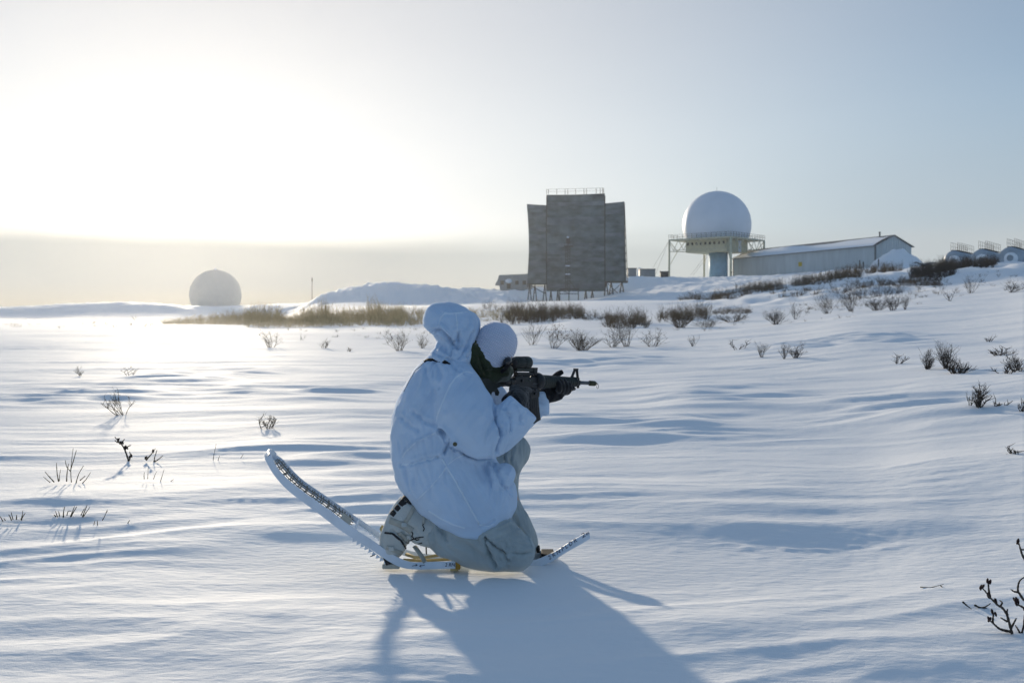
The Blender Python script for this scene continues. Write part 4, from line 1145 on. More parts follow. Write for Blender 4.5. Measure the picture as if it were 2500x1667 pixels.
def folds(V, FA, lst, crumple=0.002, cs=9.0, seed=0, stretch=(1, 1, 1)):
    N = normals(V, FA); px, py = project(V)
    view = V - np.array([0, 0, CH]); view /= np.linalg.norm(view, axis=1, keepdims=True)
    facing = np.clip(-(N * view).sum(1) * 2.0, 0, 1)
    d = np.zeros(len(V))
    for pl, wd, amp in lst:
        dist = poly_dist(px, py, pl)
        g = np.exp(-(dist / wd) ** 2)
        amp = amp * FOLD_GAIN
        d += amp * g * facing
        if amp < 0: d += -amp * 0.45 * np.exp(-((dist - 2.0 * wd) / wd) ** 2) * facing   # cloth bulges beside a crease
    a = V[:, 0] * cs * stretch[0] + V[:, 1] * cs * .7; b = V[:, 2] * cs * stretch[2] + V[:, 1] * cs * .45
    wx = perlin(a * .6, b * .6, seed + 3) * .8
    n = (1 - np.abs(perlin(a + wx, b * .8 + wx, seed + 1)) * 2.0) * .7 + perlin(a * 2.3 + wx, b * 2.1, seed + 2) * .35
    d += crumple * n
    return V + N * d[:, None]
def pleats(V, FA, lst):
    """bands of cloth folds: (centre px, py, reach px, fold direction in degrees, spacing px, length px, height m)"""
    N = normals(V, FA); px, py = project(V)
    view = V - np.array([0, 0, CH]); view /= np.linalg.norm(view, axis=1, keepdims=True)
    facing = np.clip(-(N * view).sum(1) * 2.0, 0, 1); d = np.zeros(len(V))
    for k, (cx, cy, rx, ry, deg, sp, ln, amp) in enumerate(lst):
        w = np.exp(-(((px - cx) / rx) ** 2 + ((py - cy) / ry) ** 2) ** 2)
        a = math.radians(deg); al = (px - cx) * math.cos(a) + (py - cy) * math.sin(a); ac = -(px - cx) * math.sin(a) + (py - cy) * math.cos(a)
        wob = 0.35 * perlin(al / ln * 1.4, ac / sp * .4, 130 + k)
        n = 1 - 2.2 * np.abs(perlin(al / ln, ac / sp + wob, 110 + k))
        d += 1.4 * amp * w * n * facing
    return V + N * d[:, None]
def add_np(name, V, FA, m, parent, smooth=True, label=None, mod=None):
    org = np.array(root_of(parent).location) if parent else np.zeros(3)
    me = bpy.data.meshes.new(name); me.from_pydata((V - org).tolist(), [], FA)
    o = link_mesh(name, me, m, parent, smooth)
    if label: o['label'] = label
    return o
def ribbon(name, pl, V, FA, m, parent, wd=0.006, lift=0.0015, sub=6, label=None, depth_max=9):
    """a narrow raised tape laid on the surface seen along a traced line"""
    bvh = BVHTree.FromPolygons([tuple(v) for v in V], FA)
    pts = []
    o = Vector((0, 0, CH))
    for (x0, y0), (x1, y1) in zip(pl[:-1], pl[1:]):
        for k in range(sub):
            t = k / sub; pts.append((x0 + (x1 - x0) * t, y0 + (y1 - y0) * t))
    pts.append(pl[-1]); hits = []
    for x, y in pts:
        dr = (P(x, y, 1.0) - o).normalized(); h = bvh.ray_cast(o, dr)
        if h[0] is not None and h[0].y < depth_max: hits.append((h[0], h[1]))
    if len(hits) < 2: return None
    mb = MB(); vs = []
    for i, (p, n) in enumerate(hits):
        d = (hits[min(i + 1, len(hits) - 1)][0] - hits[max(i - 1, 0)][0])
        if d.length < 1e-9: d = Vector((1, 0, 0))
        s = d.normalized().cross(n).normalized()
        vs += [p + s * wd / 2 - n * .002, p + s * wd * .32 + n * lift, p - s * wd * .32 + n * lift, p - s * wd / 2 - n * .002]
    fs = []
    for i in range(len(hits) - 1):
        for k in range(3): fs.append((i * 4 + k, i * 4 + k + 1, i * 4 + 5 + k, i * 4 + 4 + k))
        fs.append((i * 4 + 3, i * 4, i * 4 + 4, i * 4 + 7))
    fs += [(0, 3, 2, 1), (len(hits) * 4 - 4, len(hits) * 4 - 3, len(hits) * 4 - 2, len(hits) * 4 - 1)]
    mb.add(vs, fs)
    return mb.build(name, m, parent, True, label)

def build_person():
    base = Vector((-0.10, 4.12, gz(-0.10, 4.12)))
    t = thing('person', 'person in white hooded smock kneeling on snowshoes, bent over the rifle sight', 'person', base)
    # ---------------- body (one continuous mesh, almost all of it under the clothes)
    b = MB()
    path([(1120, 1235, 4.15, .13), (1085, 1120, 4.16, .13), (1095, 1010, 4.16, .14), (1120, 940, 4.16, .13), (1160, 892, 4.13, .050), (1190, 874, 4.12, .052)], 16, b)
    b.ell(P(1207, 856, 4.12), (.066, .070, .088), 24, 16, Matrix.Rotation(-0.75, 3, 'Y'))
    path([(1226, 892, 4.15, .016), (1238, 899, 4.18, .012), (1236, 904, 4.178, .010)], 8, b)          # nose
    path([(1205, 905, 4.12, .045), (1226, 912, 4.15, .03)], 12, b)                                    # jaw and chin
    path([(1196, 872, 4.055, .012), (1199, 880, 4.052, .010)], 8, b)                                  # ear
    path([(1118, 930, 3.99, .06), (1152, 1030, 3.90, .052), (1180, 1066, 3.87, .045), (1240, 1015, 3.95, .04), (1268, 978, 4.03, .028), (1270, 955, 4.09, .02)], 12, b)
    path([(1130, 945, 4.34, .06), (1235, 1030, 4.56, .048), (1262, 1040, 4.58, .042), (1312, 985, 4.5, .034), (1345, 962, 4.48, .026), (1375, 950, 4.47, .02)], 12, b)
    path([(1112, 1245, 4.06, .10), (1190, 1300, 4.02, .085), (1262, 1345, 3.99, .06), (1160, 1338, 4.01, .05), (1070, 1305, 4.04, .045), (1010, 1250, 4.05, .035), (965, 1345, 4.05, .032)], 12, b)
    path([(1135, 1235, 4.26, .10), (1250, 1102, 4.35, .055), (1232, 1180, 4.34, .05), (1268, 1310, 4.3, .045), (1278, 1352, 4.29, .035), (1325, 1368, 4.33, .03)], 12, b)
    V, E, FA = remesh([b], .009, 3)
    add_np('body', V, FA, M_SKIN, t)
    for dx in (0, 1):
        mb = MB(); mb.ell(P(1228 + dx * 5, 884, 4.125 + dx * .055), (.011, .011, .011), 12, 8); mb.build('eye', M_EYE, t, True)

    # ---------------- trousers
    legs = MB()
    path([(1105, 1235, 4.10, .14), (1150, 1275, 4.06, .13), (1205, 1312, 4.02, .108), (1255, 1345, 3.99, .080), (1272, 1352, 3.99, .060)], 18, legs)
    path([(1266, 1348, 3.99, .072), (1210, 1345, 4.0, .080), (1160, 1334, 4.02, .084), (1105, 1312, 4.04, .088), (1072, 1292, 4.05, .080), (1058, 1284, 4.05, .074)], 18, legs)
    path([(1130, 1230, 4.24, .13), (1195, 1165, 4.30, .10), (1252, 1102, 4.35, .073), (1256, 1098, 4.35, .066)], 18, legs)
    path([(1253, 1098, 4.35, .070), (1233, 1150, 4.35, .064), (1229, 1210, 4.34, .064), (1249, 1265, 4.31, .069), (1270, 1315, 4.28, .072), (1276, 1348, 4.27, .064)], 18, legs)
    ball(legs, 1254, 1101, 4.35, .072); ball(legs, 1262, 1347, 3.99, .074)
    V, E, FA = remesh([legs], .006, 4)
    lf = [([(1182, 1312), (1190, 1335), (1200, 1362), (1212, 1380)], 4, -.010), ([(1184, 1311), (1205, 1328), (1222, 1344), (1238, 1352)], 3.5, -.010),
          ([(1222, 1335), (1232, 1350), (1240, 1368)], 3, -.007), ([(1068, 1262), (1078, 1290), (1090, 1318)], 6, -.006), ([(1050, 1262), (1046, 1290), (1056, 1325)], 5, .006),
          ([(1248, 1348), (1275, 1352), (1300, 1345)], 4, -.006), ([(1190, 1300), (1225, 1285), (1252, 1273)], 3.5, .005), ([(1255, 1275), (1275, 1290), (1292, 1312), (1298, 1335)], 3, .004),
          ([(1195, 1335), (1214, 1355), (1226, 1378)], 6, .006), ([(1120, 1320), (1150, 1340), (1178, 1362)], 8, -.003), ([(1208, 1115), (1222, 1090), (1232, 1118)], 3, -.006),
          ([(1235, 1090), (1233, 1130)], 3, -.006), ([(1262, 1085), (1250, 1125)], 4, .004), ([(1245, 1120), (1256, 1145), (1262, 1160)], 4, -.005),
          ([(1240, 1240), (1256, 1262), (1262, 1290)], 4, -.005), ([(1098, 1290), (1130, 1315), (1165, 1330)], 9, .004)]
    V = folds(V, FA, lf, .006, 9, 5)
    V = pleats(V, FA, [(1120, 1320, 90, 45, 35, 15, 90, .0040), (1215, 1345, 55, 45, 62, 11, 60, .0052), (1270, 1340, 35, 40, 20, 10, 50, .0042), (1265, 1270, 30, 60, 75, 11, 80, .0040), (1255, 1110, 40, 45, 95, 10, 60, .0042), (1060, 1290, 25, 40, 85, 9, 60, .0034), (1200, 1300, 50, 35, -20, 11, 70, .0036)])
    add_np('trousers', V, FA, M_TROUSER, t)
    ribbon('seam', [(1254, 1274), (1275, 1290), (1292, 1312), (1300, 1335)], V, FA, M_TROUSER, t, .007)

    # ---------------- boots
    bt = MB()
    path([(1005, 1226, 4.05, .052), (984, 1265, 4.05, .062), (964, 1310, 4.05, .060), (957, 1345, 4.05, .052), (960, 1362, 4.05, .035)], 18, bt)
    path([(996, 1262, 4.05, .062), (1030, 1284, 4.05, .074), (1066, 1296, 4.05, .072)], 18, bt)
    V, E, FA = remesh([bt], .006, 3)
    bf = [([(1008, 1225), (1030, 1248), (1048, 1262)], 3, .004), ([(958, 1295), (980, 1310), (994, 1335)], 4, -.005), ([(1000, 1318), (1030, 1316)], 3, -.004), ([(985, 1275), (1010, 1290), (1024, 1310)], 4, -.003)]
    V = folds(V, FA, bf, .002, 14, 9)
    boot = add_np('boot', V, FA, M_BOOT, t)
    VB, FB = V, FA
    # lugged sole along the back of the lifted foot
    for (x, y), (x1, y1) in zip([(1000, 1205), (989, 1216), (978, 1229), (968, 1241)], [(991, 1214), (980, 1227), (970, 1239), (960, 1252)]):
        mb = MB(); a, c = P(x + 5, y + 5, 4.05), P(x1 + 5, y1 + 5, 4.05); d = (c - a); nn = Vector((d.z, 0, -d.x)).normalized()
        if nn.x > 0: nn = -nn
        mb.obox((a + c) / 2 + nn * .006, d * .47, (0, .05, 0), nn * .017); mb.build('sole_lug', M_RUBBER, boot, bevel=.003)
    mb = MB(); a, c = P(1006, 1210, 4.05), P(962, 1262, 4.05); d = c - a; nn = Vector((d.z, 0, -d.x)).normalized()
    if nn.x > 0: nn = -nn
    mb.obox((a + c) / 2 - nn * .006, d * .52, (0, .046, 0), nn * .012); mb.build('sole', M_RUBBER, boot, bevel=.004)
    mb = MB(); a, c = P(932, 1330, 4.05), P(950, 1376, 4.05); d = c - a; nn = Vector((-abs(d.z), 0, -d.x)).normalized()
    mb.obox((a + c) / 2 + Vector((.004, 0, 0)), d * .42, (0, .045, 0), Vector((.009, 0, .003))); mb.build('toe_sole', M_RUBBER, boot, bevel=.004)
    mb = MB(); a, c = P(936, 1376, 4.05), P(978, 1378, 4.05); mb.obox((a + c) / 2, ((c.x - a.x) / 2, 0, 0), (0, .04, 0), (0, 0, .010)); mb.build('toe_cap', M_STRAPC, boot, bevel=.004)
    # straps and buckles
    straps = [([(952, 1270), (968, 1276), (990, 1284), (1006, 1296)], .030, M_STRAPC), ([(1016, 1226), (1008, 1244), (998, 1262), (990, 1274)], .020, M_STRAPC), ([(940, 1300), (958, 1302), (978, 1318), (990, 1338)], .009, M_RUBBER),
              ([(974, 1300), (992, 1316), (1010, 1330)], .026, M_STRAPC), ([(944, 1335), (960, 1342), (985, 1352)], .020, M_STRAPC), ([(1000, 1320), (1015, 1312), (1034, 1310)], .005, M_RUBBER), ([(1040, 1245), (1036, 1260), (1034, 1278)], .012, M_STRAPC)]
    for pl, w, mm in straps: ribbon('boot_strap', pl, VB, FB, mm, boot, w, .004)
    for x, y in ((1000, 1310), (986, 1281), (956, 1338)):
        bv = BVHTree.FromPolygons([tuple(v) for v in VB], FB); o = Vector((0, 0, CH)); h = bv.ray_cast(o, (P(x, y, 1) - o).normalized())
        if h[0]:
            mb = MB(); q = h[1].to_track_quat('Z', 'Y').to_matrix(); c = h[0] + h[1] * .005
            mb.obox(c, q @ Vector((.011, 0, 0)), q @ Vector((0, .009, 0)), q @ Vector((0, 0, .003))); mb.build('buckle', M_BOOT, boot, bevel=.002)
    for pl in ([(1004, 1295), (1008, 1302), (1006, 1308), (1012, 1314), (1018, 1318), (1024, 1316)], [(1036, 1272), (1032, 1282), (1036, 1290), (1033, 1296)], [(1022, 1326), (1030, 1324)]):
        ribbon('lace', pl, VB, FB, M_STRAPB, boot, .0045, .003, 3)
    # left boot flat on the snow, mostly hidden
    lb = MB(); path([(1276, 1335, 4.27, .062), (1280, 1358, 4.27, .06), (1308, 1366, 4.31, .045), (1340, 1369, 4.36, .036)], 16, lb)
    V, E, FA = remesh([lb], .007, 3); add_np('boot', V, FA, M_BOOT, t)
    mb = MB(); a, c = P(1322, 1352, 4.26), P(1352, 1351, 4.26); mb.obox((a + c) / 2, ((c.x - a.x) / 2, 0, 0), (0, .05, 0), (0, 0, .010)); mb.build('toe_strap', M_STRAPB, t, bevel=.003)
    mb = MB(); a, c = P(1310, 1338, 4.24), P(1318, 1341, 4.24); mb.obox((a + c) / 2, ((c.x - a.x) / 2, 0, 0), (0, .03, 0), (0, 0, .010)); mb.build('toe_strap', M_STRAPB, t, bevel=.003)

    # ---------------- smock
    Yc = 4.15
    rows = [(856, 1060, 1150, .085, Yc), (866, 1048, 1156, .11, Yc), (882, 1032, 1164, .15, Yc), (905, 1010, 1166, .20, Yc), (942, 989, 1168, .24, Yc), (975, 974, 1184, .255, Yc), (1014, 961, 1202, .262, Yc),
            (1057, 957, 1204, .265, Yc), (1098, 957, 1206, .265, Yc), (1129, 959, 1212, .265, Yc), (1163, 967, 1240, .27, Yc), (1187, 979, 1257, .27, Yc), (1209, 997, 1262, .27, Yc),
            (1230, 1014, 1262, .265, Yc), (1252, 1042, 1251, .25, Yc - .01), (1268, 1064, 1241, .225, Yc - .02), (1286, 1100, 1214, .19, Yc - .05), (1297, 1130, 1204, .14, Yc - .08), (1303, 1148, 1201, .12, Yc - .10), (1312, 1166, 1195, .09, Yc - .13), (1322, 1174, 1190, .05, Yc - .15)]
    torso = loft(rows, 44)
    arm = MB()
    path([(1094, 915, 4.05, .088), (1114, 950, 3.98, .106), (1132, 995, 3.93, .118), (1153, 1036, 3.90, .116), (1182, 1064, 3.89, .090), (1215, 1055, 3.91, .086), (1248, 1024, 3.92, .078), (1268, 1002, 3.92, .072), (1277, 992, 3.92, .070)], 22, arm)
    larm = MB()
    path([(1120, 935, 4.34, .10), (1190, 985, 4.46, .10), (1245, 1030, 4.54, .075), (1290, 1004, 4.49, .058), (1306, 984, 4.45, .056), (1315, 973, 4.44, .053)], 18, larm)
    front = MB()
    path([(1190, 1170, 4.0, .08), (1225, 1160, 4.02, .055), (1240, 1143, 4.05, .030)], 14, front)
    path([(1317, 958, 4.45, .028), (1321, 985, 4.45, .036), (1321, 1012, 4.45, .034)], 14, larm)
    V, E, FA = remesh([torso, arm, larm, front], .0058, 3)
    sf = [([(1077, 1051), (1098, 1070), (1110, 1084)], 5, -.020), ([(1085, 1104), (1094, 1086), (1100, 1074)], 4, -.013), ([(1113, 1086), (1135, 1108), (1165, 1119), (1195, 1116)], 4, -.012),
          ([(1206, 978), (1207, 1016), (1222, 1060)], 3.5, -.010), ([(1222, 1045), (1220, 1067), (1212, 1102)], 3.5, -.010), ([(1165, 1000), (1195, 1035), (1206, 1075)], 9, .004),
          ([(1012, 1006), (1038, 1029), (1066, 1039)], 5, -.006), ([(984, 1021), (1002, 1039), (1022, 1050)], 5, -.005), ([(983, 1118), (990, 1103), (1015, 1080), (1045, 1064), (1074, 1051)], 3.5, .007),
          ([(1205, 1134), (1216, 1161), (1229, 1187), (1247, 1206)], 4, -.008), ([(1220, 1150), (1240, 1165), (1252, 1182)], 5, .005), ([(980, 1134), (1007, 1131), (1039, 1121), (1071, 1115)], 4.5, -.006),
          ([(990, 1140), (992, 1165), (1000, 1195)], 4, -.004), ([(1014, 1136), (1010, 1160), (1004, 1180)], 5, .004), ([(1018, 1220), (1050, 1190), (1077, 1158), (1087, 1142)], 4, .005),
          ([(1079, 1118), (1104, 1161), (1133, 1212), (1170, 1279)], 3, .004), ([(1064, 945), (1052, 985), (1030, 1010)], 8, -.004), ([(1040, 900), (1048, 930), (1040, 960)], 6, -.004),
          ([(1068, 890), (1078, 915), (1072, 945)], 5, -.004), ([(1000, 950), (990, 1000), (985, 1050)], 6, .003), ([(1096, 884), (1118, 905), (1132, 912)], 4, -.005),
          ([(1130, 910), (1112, 922), (1096, 945), (1079, 986), (1066, 1019), (1068, 1032)], 3.5, .004), ([(1140, 918), (1122, 935), (1106, 965), (1092, 1000)], 6, -.003),
          ([(1235, 1000), (1246, 1020), (1246, 1050)], 4, -.005), ([(1258, 985), (1268, 1005), (1272, 1030)], 4, -.004), ([(1210, 1002), (1225, 1006), (1242, 1004)], 3, .005),
          ([(1110, 1250), (1150, 1266), (1195, 1276)], 9, .003), ([(1085, 1200), (1100, 1230), (1104, 1262)], 8, -.003), ([(1205, 1270), (1190, 1280), (1175, 1284)], 3, -.005),
          ([(1114, 1086), (1104, 1105), (1098, 1125)], 3, .006), ([(1150, 1150), (1175, 1190), (1180, 1230)], 14, .004)]
    V = folds(V, FA, sf, .0048, 7.5, 21)
    V = pleats(V, FA, [(1040, 1165, 90, 50, 80, 15, 90, .0042), (1130, 1160, 70, 55, 60, 18, 110, .0034), (1020, 1095, 75, 38, 78, 14, 70, .0040), (1205, 1062, 42, 60, 112, 12, 60, .0048),
                       (1252, 1020, 45, 48, 118, 13, 55, .0034), (1030, 965, 80, 75, 118, 20, 110, .0036), (1120, 990, 60, 80, 128, 22, 130, .0028), (1075, 905, 60, 28, 100, 11, 50, .0030),
                       (1110, 1235, 110, 50, 55, 24, 130, .0030), (1225, 1190, 45, 60, 100, 14, 80, .0036), (1000, 1040, 45, 70, 95, 15, 90, .0030)])
    add_np('smock', V, FA, M_SMOCK, t)
    VS, FS = V, FA
    for pl, w in (([(1155, 911), (1140, 907), (1130, 910), (1112, 922), (1096, 945), (1079, 986), (1067, 1017), (1066, 1029)], .008), ([(980, 1134), (1007, 1131), (1039, 1121), (1071, 1115)], .020),
                  ([(1079, 1120), (1104, 1161), (1133, 1212), (1152, 1246), (1170, 1279)], .008), ([(1018, 1220), (1050, 1190), (1077, 1158), (1090, 1138)], .006), ([(1093, 1134), (1114, 1118), (1133, 1110)], .005),
                  ([(983, 1116), (990, 1103), (1015, 1080), (1045, 1064), (1072, 1052)], .005), ([(1170, 1281), (1190, 1284), (1206, 1278)], .005)):
        ribbon('seam', pl, VS, FS, M_SEAM, t, w, .0012)
    ribbon('hem', [(1046, 1246), (1071, 1263), (1109, 1281), (1135, 1289)], VS, FS, M_SEAM, t, .010, .001)
    ribbon('strap', [(1036, 884), (1043, 879), (1063, 879), (1080, 882), (1096, 888)], VS, FS, M_STRAPB, t, .019, .005)
    ribbon('cord', [(1034, 886), (1014, 904), (999, 930), (986, 956)], VS, FS, M_STRAPB, t, .0022, .0015)
    bv = BVHTree.FromPolygons([tuple(v) for v in VS], FS); o = Vector((0, 0, CH)); h = bv.ray_cast(o, (P(1111, 1084, 1) - o).normalized())
    if h[0]:
        mb = MB(); mb.tube([h[0] - h[1] * .004, h[0] + h[1] * .004], .008, 14); mb.build('button', M_OLIVE, t)

    # ---------------- hood thrown back behind the head
    Yh = 4.16
    hr = [(738, 1074, 1096, .02, Yh), (743, 1052, 1118, .07, Yh), (752, 1044, 1138, .10, Yh), (764, 1038, 1157, .122, Yh), (778, 1033, 1171, .135, Yh), (792, 1034, 1173, .142, Yh), (805, 1044, 1172, .145, Yh),
          (816, 1058, 1170, .142, Yh), (830, 1068, 1166, .135, Yh), (848, 1062, 1161, .135, Yh - .01), (860, 1051, 1158, .145, Yh - .03), (870, 1052, 1155, .152, Yh - .04), (880, 1070, 1152, .155, Yh - .04), (894, 1092, 1150, .155, Yh - .04), (910, 1108, 1146, .13, Yh - .03)]
    hd = loft(hr, 48, 2.5)
    V, E, FA = remesh([hd], .0058, 2)
    hf = [([(1118, 812), (1117, 835), (1118, 856)], 4, -.010), ([(1124, 850), (1137, 822), (1146, 800)], 5, .009), ([(1130, 862), (1142, 838), (1150, 812)], 4, -.007), ([(1056, 812), (1066, 806), (1076, 803), (1099, 827), (1114, 852)], 4, -.013),
          ([(1076, 796), (1098, 815), (1112, 838)], 6, .008), ([(1084, 764), (1104, 766), (1142, 761)], 3, .004), ([(1084, 764), (1070, 790), (1068, 798)], 4, .005), ([(1114, 766), (1117, 812)], 3, .003),
          ([(1040, 792), (1055, 800), (1068, 800)], 5, .005), ([(1068, 832), (1085, 850), (1100, 880)], 6, -.005), ([(1056, 858), (1075, 868), (1100, 880), (1118, 890)], 3.5, -.006), ([(1045, 868), (1070, 876), (1100, 888)], 3.5, .006),
          ([(1100, 868), (1108, 850), (1114, 858)], 3, -.006), ([(1112, 880), (1128, 868), (1140, 872)], 3.5, -.005), ([(1150, 780), (1152, 815), (1142, 850), (1130, 880)], 5, .005), ([(1095, 780), (1100, 800), (1112, 815)], 8, .004)]
    V = folds(V, FA, hf, .0034, 10, 33)
    V = pleats(V, FA, [(1085, 855, 50, 40, 120, 10, 60, .0034), (1140, 830, 35, 60, 105, 11, 80, .0034), (1095, 785, 60, 40, 60, 18, 80, .0026)])
    add_np('hood', V, FA, M_SMOCK, t)
    for pl in ([(1160, 772), (1167, 790), (1164, 812), (1157, 838), (1150, 862), (1143, 886)], [(1070, 795), (1076, 775), (1086, 765), (1104, 765), (1142, 761)], [(1113, 766), (1116, 790), (1117, 812)]): ribbon('seam', pl, V, FA, M_SEAM, t, .006, .001)

    # ---------------- knitted cap: ribs ring the cap parallel to its rim
    ax = Vector((0.50, 0.14, 0.85)).normalized(); c0 = P(1187, 881, 4.12); k = 4.12 / F
    prof = [(-22, 24), (-14, 34), (-8, 41), (0, 45), (10, 48), (21, 50), (35, 53), (50, 54), (64, 51), (76, 46), (87, 38), (96, 26), (101, 14), (103, 1)]
    us = np.array([p[0] for p in prof], float); rs = np.array([p[1] for p in prof], float)
    x1 = ax.cross(Vector((0, 1, 0))).normalized(); y1 = ax.cross(x1)
    nu, nt = 240, 110; vs = []
    for i in range(nu + 1):
        u = -22 + 125 * i / nu; r = float(np.interp(u, us, rs))
        r_s = float(np.mean([np.interp(u + q, us, rs) for q in (-5, -2.5, 0, 2.5, 5)]))
        for j in range(nt):
            a = 2 * math.pi * j / nt
            rr = r_s + 0.95 * math.sin(u / 5.6 * 2 * math.pi + .3 * math.sin(a)) * min(1, max(0, (103 - u) / 20)) * (1 if u > 3 else .4)
            rr += 1.1 * math.sin(3 * a + u * .03) + 1.0 * math.sin(2 * a + 1.3 - u * .05) - 5.0 * math.exp(-((a - 1.6) / .3) ** 2) * max(0, (u - 66) / 30) - 3.0 * math.exp(-((a - 5.2) / .35) ** 2) * max(0, (u - 60) / 30)
            if -13 < u < 6: rr += 1.6
            q = c0 + ax * (u * k) + x1 * (math.cos(a) * rr * k) + y1 * (math.sin(a) * rr * k * 1.02)
            vs.append(q)
    fs = [(i * nt + j, i * nt + (j + 1) % nt, (i + 1) * nt + (j + 1) % nt, (i + 1) * nt + j) for i in range(nu) for j in range(nt)]
    fs.append(tuple(nu * nt + j for j in range(nt)))
    mb = MB(); mb.add(vs, fs); mb.build('knit_cap', M_KNIT, t, True)
    # stray wool fibres catching the light
    mb = MB(); rng = random.Random(8)
    for _ in range(520):
        i = rng.randrange(40, nu - 8); j = rng.randrange(nt); p = vs[i * nt + j]; n = (p - (c0 + ax * (40 * k))).normalized()
        q = p + (n + Vector((rng.uniform(-.7, .7), rng.uniform(-.7, .7), rng.uniform(-.7, .7)))) * rng.uniform(.002, .006)
        mb.tube([p, q], [.0003, .0002], 3, False)
    mb.build('wool_fibres', M_KNIT, t, kind='stuff')

    # ---------------- neck gaiter and eyewear
    g = MB()
    path([(1138, 862, 4.12, .075), (1160, 876, 4.11, .075), (1178, 893, 4.10, .066), (1192, 908, 4.10, .050), (1212, 915, 4.11, .034), (1240, 917, 4.16, .020)], 16, g)
    path([(1196, 898, 4.10, .048), (1222, 902, 4.12, .046), (1236, 902, 4.14, .036), (1243, 897, 4.15, .022)], 16, g)
    path([(1168, 905, 4.09, .045), (1176, 925, 4.09, .040), (1180, 938, 4.10, .030)], 14, g)
    V, E, FA = remesh([g], .006, 3)
    V = folds(V, FA, [([(1170, 870), (1178, 895), (1185, 910)], 3.5, -.007), ([(1190, 905), (1212, 908), (1235, 912)], 3, -.005), ([(1165, 885), (1172, 905)], 3, .005)], .004, 18, 41)
    add_np('neck_gaiter', V, FA, M_GREEN, t)
    mb = MB(); mb.tube([P(1224, 908, 4.06), P(1234, 899, 4.05), P(1244, 887, 4.06), P(1250, 877, 4.10)], [.007, .009, .009, .007], 8); mb.build('goggle_frame', M_STRAPB, t, True)
    mb = MB(); mb.ell(P(1238, 884, 4.075), (.018, .034, .024), 12, 8, Matrix.Rotation(.6, 3, 'Y')); mb.build('goggle_lens', M_LENS, t, True)

    # ---------------- gloves: palm, four separate bent fingers and a thumb each
    rg = MB()
    path([(1250, 1010, 3.93, .036), (1258, 996, 3.95, .040), (1264, 980, 3.99, .040), (1266, 970, 4.03, .038)], 12, rg)
    path([(1240, 985, 3.99, .034), (1258, 970, 4.03, .036), (1270, 960, 4.07, .032)], 12, rg)
    ball(rg, 1262, 968, 4.06, .038, (1, .8, 1.1))
    for k_, (y0, l) in enumerate(((958, 1.0), (968, 1.02), (978, .95), (988, .8))):
        path([(1262, y0, 4.065, .013), (1276, y0 + 2, 4.05, .013), (1286, y0 + 5, 4.09, .012), (1282, y0 + 7, 4.135, .011), (1272, y0 + 7, 4.16, .010)], 9, rg)
    path([(1266, 951, 4.08, .013), (1278, 950, 4.10, .0125), (1288, 951, 4.15, .0115), (1296, 953, 4.19, .010)], 9, rg)       # trigger finger
    path([(1256, 956, 4.06, .015), (1250, 950, 4.10, .014), (1256, 945, 4.15, .012), (1268, 944, 4.19, .010)], 9, rg)        # thumb over the grip
    V, E, FA = remesh([rg], .0035, 2); V = folds(V, FA, [([(1250, 960), (1262, 975), (1268, 992)], 3, -.003)], .0012, 40, 51)
    add_np('glove', V, FA, M_GLOVE, t)
    lg = MB()
    path([(1318, 972, 4.47, .034), (1330, 966, 4.47, .038), (1350, 962, 4.47, .036), (1368, 957, 4.48, .032)], 14, lg)
    ball(lg, 1360, 957, 4.48, .036, (1.15, 1, .8))
    for k_, (x0, tip) in enumerate(((1386, 934), (1378, 928), (1369, 927), (1361, 931))):
        y_ = 4.52 - .014 * k_ - (.0)
        path([(x0 - 14, 958, y_, .0125), (x0 - 1, 957, y_ - .035, .0135), (x0 + 5, 948, y_ - .055, .013), (x0 + 3, 938, y_ - .058, .0125), (x0 - 2, tip, y_ - .048, .011)], 9, lg)
    path([(1392, 951, 4.49, .012), (1401, 945, 4.50, .010)], 9, lg)
    path([(1345, 950, 4.52, .016), (1349, 930, 4.55, .0145), (1356, 918, 4.56, .0135), (1366, 911, 4.57, .013), (1374, 907, 4.575, .011)], 9, lg)   # thumb up the far side
    V, E, FA = remesh([lg], .0036, 2); V = folds(V, FA, [([(1338, 950), (1345, 965), (1342, 978)], 4, -.003), ([(1352, 955), (1366, 966)], 4, -.003)], .0015, 38, 53)
    add_np('glove', V, FA, M_GLOVE, t)
    return t
person = build_person()
# ------------------------------------------------------------------ rifle
M_GUN = mat('dark_gun_metal', (0.014, 0.016, 0.018), 0.45, 0.35, var=0.25, vscale=30)
M_POLY = mat('dark_green_polymer', (0.020, 0.026, 0.022), 0.55, 0.4, var=0.2, vscale=20)
M_BARREL = mat('worn_barrel_steel', (0.07, 0.08, 0.09), 0.4, 0.5, metal=0.4, var=0.2, vscale=30)
M_BFA = mat('worn_yellow_green_paint', (0.05, 0.05, 0.022), 0.6, 0.3, var=0.4, vscale=60)
M_GLASS = mat('scope_glass', (0.01, 0.012, 0.015), 0.05, 0.7)
def RY(px): return 4.02 + (px - 1165) / 293.0 * 0.66
def R(px, py, w=0.0):
    """point on the rifle: image column and row on its mid plane, w metres towards the viewer's side"""
    p = P(px, py, RY(px))
    return p + RN * w
_a, _b = P(1165, 930, RY(1165)), P(1458, 936, RY(1458))
RAX = (_b - _a).normalized(); RN = Vector((RAX.y, -RAX.x, 0)).normalized(); RUP = RN.cross(RAX) * -1
if RUP.z < 0: RUP = -RUP
def extr(pts, th, w=0.0, mb=None):
    """flat plate: outline in photograph pixels, thickness across the rifle"""
    mb = mb or MB(); n = len(pts)
    vs = [R(x, y, w + th / 2) for x, y in pts] + [R(x, y, w - th / 2) for x, y in pts]
    mb.add(vs, [tuple(range(n)), tuple(range(2 * n - 1, n - 1, -1))] + [(i, i + n, (i + 1) % n + n, (i + 1) % n) for i in range(n)])
    return mb
